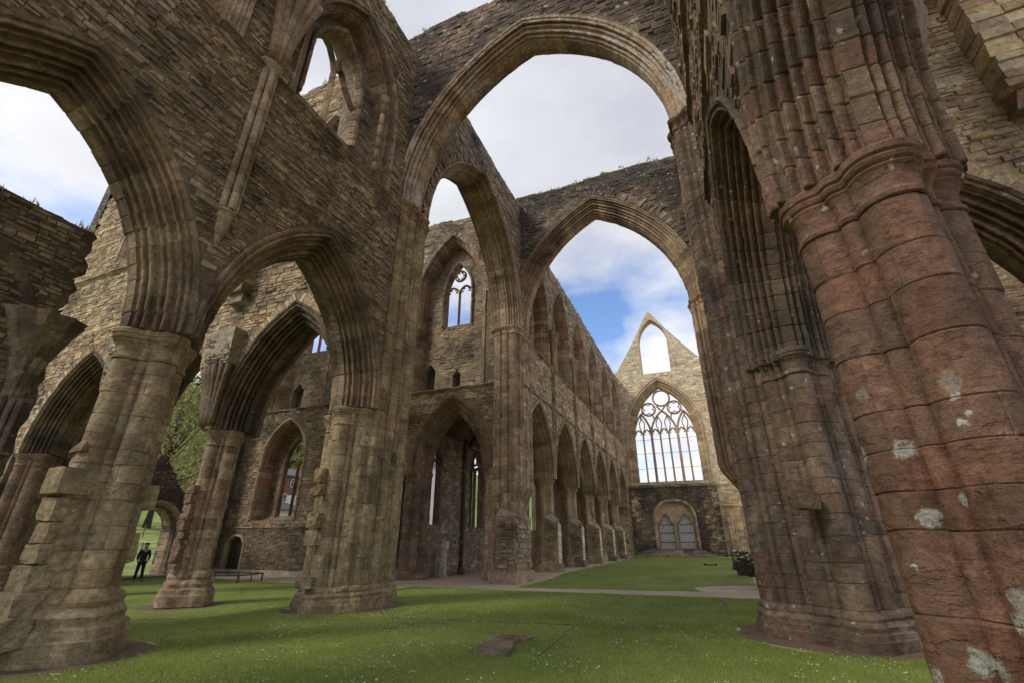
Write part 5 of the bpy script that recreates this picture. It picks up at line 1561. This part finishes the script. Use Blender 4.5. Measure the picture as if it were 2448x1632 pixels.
broad_tree(-64, 30, 13, 11, M['leaf_y'], 'pale green tree higher on the slope, right of the yellow-green tree', n=90, per=110, size=.18)
conifer(-125, 61, 13, 'dark conifer on the hilltop, the tallest of the three', 'hilltop conifers'); conifer(-127, 66, 11, 'dark conifer on the hilltop, right of the tallest', 'hilltop conifers'); conifer(-124, 56, 12, 'dark conifer on the hilltop, left of the tallest', 'hilltop conifers')
# wooded hillside: one mass nobody could count
m = MB(); cl = []
for i in range(900):
    x = rnd.uniform(-150, -80); y = rnd.uniform(-60, 150)
    cl.append(((x, y, hill(x, y)+rnd.uniform(1, 7)), rnd.uniform(2, 4)))
leaves(m, cl, 70, .6, 1.1); tag(m.build('woodland', M['leaf_g']), kind='stuff')
# houses
M['brick'] = plain_mat('red_brick', (.22, .085, .06), .85, var=.25, scale=12)
M['slate'] = plain_mat('grey_slate', (.13, .12, .12), .7, var=.2, scale=10)
M['white'] = plain_mat('white_paint', (.72, .72, .70), .6, var=.04, bump=0)
M['glass'] = plain_mat('window_glass', (.03, .035, .045), .15, var=.1, bump=0)
def house(x, y, z0, wy, dx, h, roofh, mat, label, wins, name='house'):
    root = empty(name, (x, y, z0), label, 'house')
    m = MB(); m.box(x-dx, x, y-wy/2, y+wy/2, z0-2, z0+h, (1, 1, 1))
    m.build('wall', mat, root)
    m = MB(); e = .35
    V = [(x+e, y-wy/2-e, z0+h), (x+e, y+wy/2+e, z0+h), (x-dx/2, y+wy/2+e, z0+h+roofh), (x-dx/2, y-wy/2-e, z0+h+roofh), (x-dx-e, y-wy/2-e, z0+h), (x-dx-e, y+wy/2+e, z0+h)]
    V += [(a, b, c+.18) for a, b, c in V]
    m.add(V, [(0, 1, 2, 3), (3, 2, 5, 4), (6, 7, 8, 9), (9, 8, 11, 10), (0, 1, 7, 6), (5, 4, 10, 11), (0, 3, 9, 6), (3, 4, 10, 9), (1, 2, 8, 7), (2, 5, 11, 8)], (1, 1, 1))
    ro = m.build('roof', M['slate'], root)
    m = MB(); m.box(x-dx/2-.4, x-dx/2+.4, y+wy*.3, y+wy*.3+.7, z0+h+roofh-.6, z0+h+roofh+1.1, (1, 1, 1)); m.build('chimney', mat, ro)
    for (wy_, wz, ww, wh) in wins:
        m = MB(); a = y+wy_; F_ = .09
        for (p, q, r_, s_) in ((a, a+ww, wz, wz+F_), (a, a+ww, wz+wh-F_, wz+wh), (a, a+F_, wz, wz+wh), (a+ww-F_, a+ww, wz, wz+wh), (a+ww/2-.04, a+ww/2+.04, wz+F_, wz+wh-F_), (a+F_, a+ww/2-.05, wz+wh*.62, wz+wh*.62+.06)):
            m.box(x+.01, x+.08, p, q, z0+r_, z0+s_, (1, 1, 1))
        w = m.build('window', M['white'], root)
        m = MB(); m.box(x+.004, x+.03, a+.05, a+ww-.05, z0+wz+.05, z0+wz+wh-.05, (1, 1, 1)); m.build('pane', M['glass'], w)
hz = hill(-60, 43)
house(-60, 44.5, 7.0, 11, 7, 4.7, 1.7, M['brick'], 'red brick house with grey roof and white windows seen through the left transept window', [(-4.6, 3.0, 1.3, 1.3), (-1.7, 3.0, 1.3, 1.3), (.6, 3.0, 1.3, 1.3), (2.9, 3.0, 1.3, 1.3), (-3.5, .6, 1.5, 1.3), (1.6, .6, 1.5, 1.3)])
house(-34, 47, 2.0, 12, 7, 10.0, 3, M['white'], 'whitewashed house glimpsed as a bright strip through the aisle window', [(-4, 5.5, 1.2, 1.6), (2, 5.5, 1.2, 1.6), (-1, 5.5, 1.2, 1.6), (-3, 1.5, 1.2, 1.6), (2, 1.5, 1.2, 1.6)])
house(-42, 26.8, 3.2, 2.6, 2.4, 1.8, .8, M['white'], 'small white shed beside the dark shrub below the brick house', [], 'shed')
def shrub(x, y, r, h, mat, label, z=None):
    z0 = hill(x, y) if z is None else z
    root = empty('shrub', (x, y, z0), label, 'shrub'); m = MB()
    cl = [((x+rnd.uniform(-r, r)*.7, y+rnd.uniform(-r, r)*.7, z0+rnd.uniform(.15, .85)*h), r*.45) for _ in range(26)]
    leaves(m, cl, 70, .10, 1.1); m.build('foliage', mat, root)
    m = MB()
    for i in range(5): m.tube([(x, y, z0-.2), (x+rnd.uniform(-.4, .4)*r, y+rnd.uniform(-.4, .4)*r, z0+h*.6)], [.05, .02], (1, 1, 1), 6)
    m.build('stem', M['bark'], root)
shrub(-46, 31.5, 1.8, 4.2, M['leaf_d'], 'dark rounded shrub below the brick house')
shrub(-51, 37.3, 1.7, 5.2, M['leaf_gold'], 'golden yellow shrub beside the brick house')
shrub(-51, 33.0, 2.2, 5.4, M['leaf_y'], 'tall light green shrub in front of the brick house')
shrub(-44, 28.6, 1.6, 2.8, M['leaf_y'], 'low pale shrub near the small white shed')
broad_tree(-72, 52, 13, 13, M['leaf_g'], 'green tree rising behind the brick house', n=90, per=90, size=.22)
broad_tree(-70, 66, 12, 12, M['leaf_y'], 'light green tree right of the brick house', n=70, per=90, size=.22)
for k, x in enumerate((-36, -47)):
    fn = empty('fence', (x, 4, hill(x, 4)), ('wire fence with pale posts crossing the field, nearer of the two seen through the doorway', 'wire fence crossing the field, farther of the two seen through the doorway')[k], 'fence')
    m = MB()
    for y in np.arange(-8, 20, 1.6):
        z = hill(x, y); m.tube([(x, y, z-.2), (x, y, z+1.15)], .045, (1, 1, 1), 6)
    m.build('post', M['bark'], fn)['kind'] = 'stuff'
    m = MB()
    for hgt in (.35, .7, 1.05): m.tube([(x, y, hill(x, y)+hgt) for y in np.arange(-8, 20, 1.6)], .02, (1, 1, 1), 5)
    m.build('wire', M['bar'], fn)

# ================================================================== SKY, SUN, CAMERA
w = bpy.data.worlds.new('World'); sc.world = w; w.use_nodes = True
nt = w.node_tree; nt.nodes.clear()
out = nt.nodes.new('ShaderNodeOutputWorld'); bg = nt.nodes.new('ShaderNodeBackground'); L(nt, bg.outputs[0], out.inputs[0])
SUN_EL, SUN_AZ = math.radians(42), math.radians(218)     # azimuth measured from +Y clockwise towards +X
sky = N(nt, 'TexSky'); sky.sky_type = 'NISHITA'; sky.sun_disc = False; sky.sun_elevation = SUN_EL; sky.sun_rotation = SUN_AZ
tc = N(nt, 'TexCoord'); g = tc.outputs['Generated']
sep = N(nt, 'SeparateXYZ'); L(nt, g, sep.inputs[0])
# project directions on a cloud deck
den = math_(nt, 'ADD', math_(nt, 'MAXIMUM', sep.outputs[2], 0.0), .22)
cx_ = math_(nt, 'DIVIDE', sep.outputs[0], den); cy_ = math_(nt, 'DIVIDE', sep.outputs[1], den)
cb = N(nt, 'CombineXYZ'); L(nt, cx_, cb.inputs[0]); L(nt, cy_, cb.inputs[1])
mp = N(nt, 'Mapping'); L(nt, cb.outputs[0], mp.inputs[0]); mp.inputs['Location'].default_value = (6.3, 1.7, 0)
c1 = noise_(nt, mp.outputs[0], 1.5, 8, .55); c2 = noise_(nt, mp.outputs[0], .9, 5, .5); c3 = noise_(nt, mp.outputs[0], 3.2, 6, .6)
# clearer towards the west horizon, closed cloud overhead
cover = math_(nt, 'ADD', c1, ramp(nt, sep.outputs[2], .46, .66, -.01, .24))
cover = math_(nt, 'ADD', cover, ramp(nt, sep.outputs[2], .34, .20, .02, .16))
cover = math_(nt, 'ADD', cover, ramp(nt, math_(nt, 'MULTIPLY', sep.outputs[0], -1.0), .62, .80, 0, .13))
cl = ramp(nt, cover, .45, .62)
shade = math_(nt, 'MULTIPLY', ramp(nt, c2, .40, .60), ramp(nt, sep.outputs[2], .25, .55, .25, 1.0))
ccol = mixc(nt, shade, (7.1, 7.2, 7.6), (5.0, 5.15, 5.75))
ccol = mixc(nt, ramp(nt, c3, .38, .58), ccol, mixc(nt, 1.0, ccol, (1.16, 1.15, 1.13), 'MULTIPLY'))
skyc = mixc(nt, 1.0, sky.outputs[0], (1.45, 1.65, 1.95), 'MULTIPLY')
L(nt, mixc(nt, cl, skyc, ccol), bg.inputs['Color']); bg.inputs['Strength'].default_value = .10

sd = bpy.data.lights.new('sun', 'SUN'); sd.energy = 1.7; sd.angle = math.radians(14); sd.color = (1.0, .93, .82)
so = bpy.data.objects.new('sun', sd); COL.objects.link(so)
dv = Vector((math.sin(SUN_AZ)*math.cos(SUN_EL), math.cos(SUN_AZ)*math.cos(SUN_EL), math.sin(SUN_EL)))
so.rotation_euler = dv.to_track_quat('Z', 'Y').to_euler(); so.location = (-20, -30, 50)

cd = bpy.data.cameras.new('camera'); co_ = bpy.data.objects.new('camera', cd); COL.objects.link(co_)
cd.sensor_width = 36; cd.lens = 15.996; cd.clip_start = .05; cd.clip_end = 3000
co_.location = (4.27, -16.363, 1.7); co_.rotation_euler = (math.radians(90+23.695), 0, math.radians(22.287))
sc.camera = co_
sc.view_settings.view_transform = 'Standard'; sc.view_settings.look = 'None'; sc.view_settings.exposure = 0.34; sc.view_settings.gamma = 1.0
sc.cycles.use_denoising = True
sc.cycles.max_bounces = 6; sc.cycles.diffuse_bounces = 3; sc.cycles.glossy_bounces = 2; sc.cycles.transmission_bounces = 2
sc.cycles.use_adaptive_sampling = True
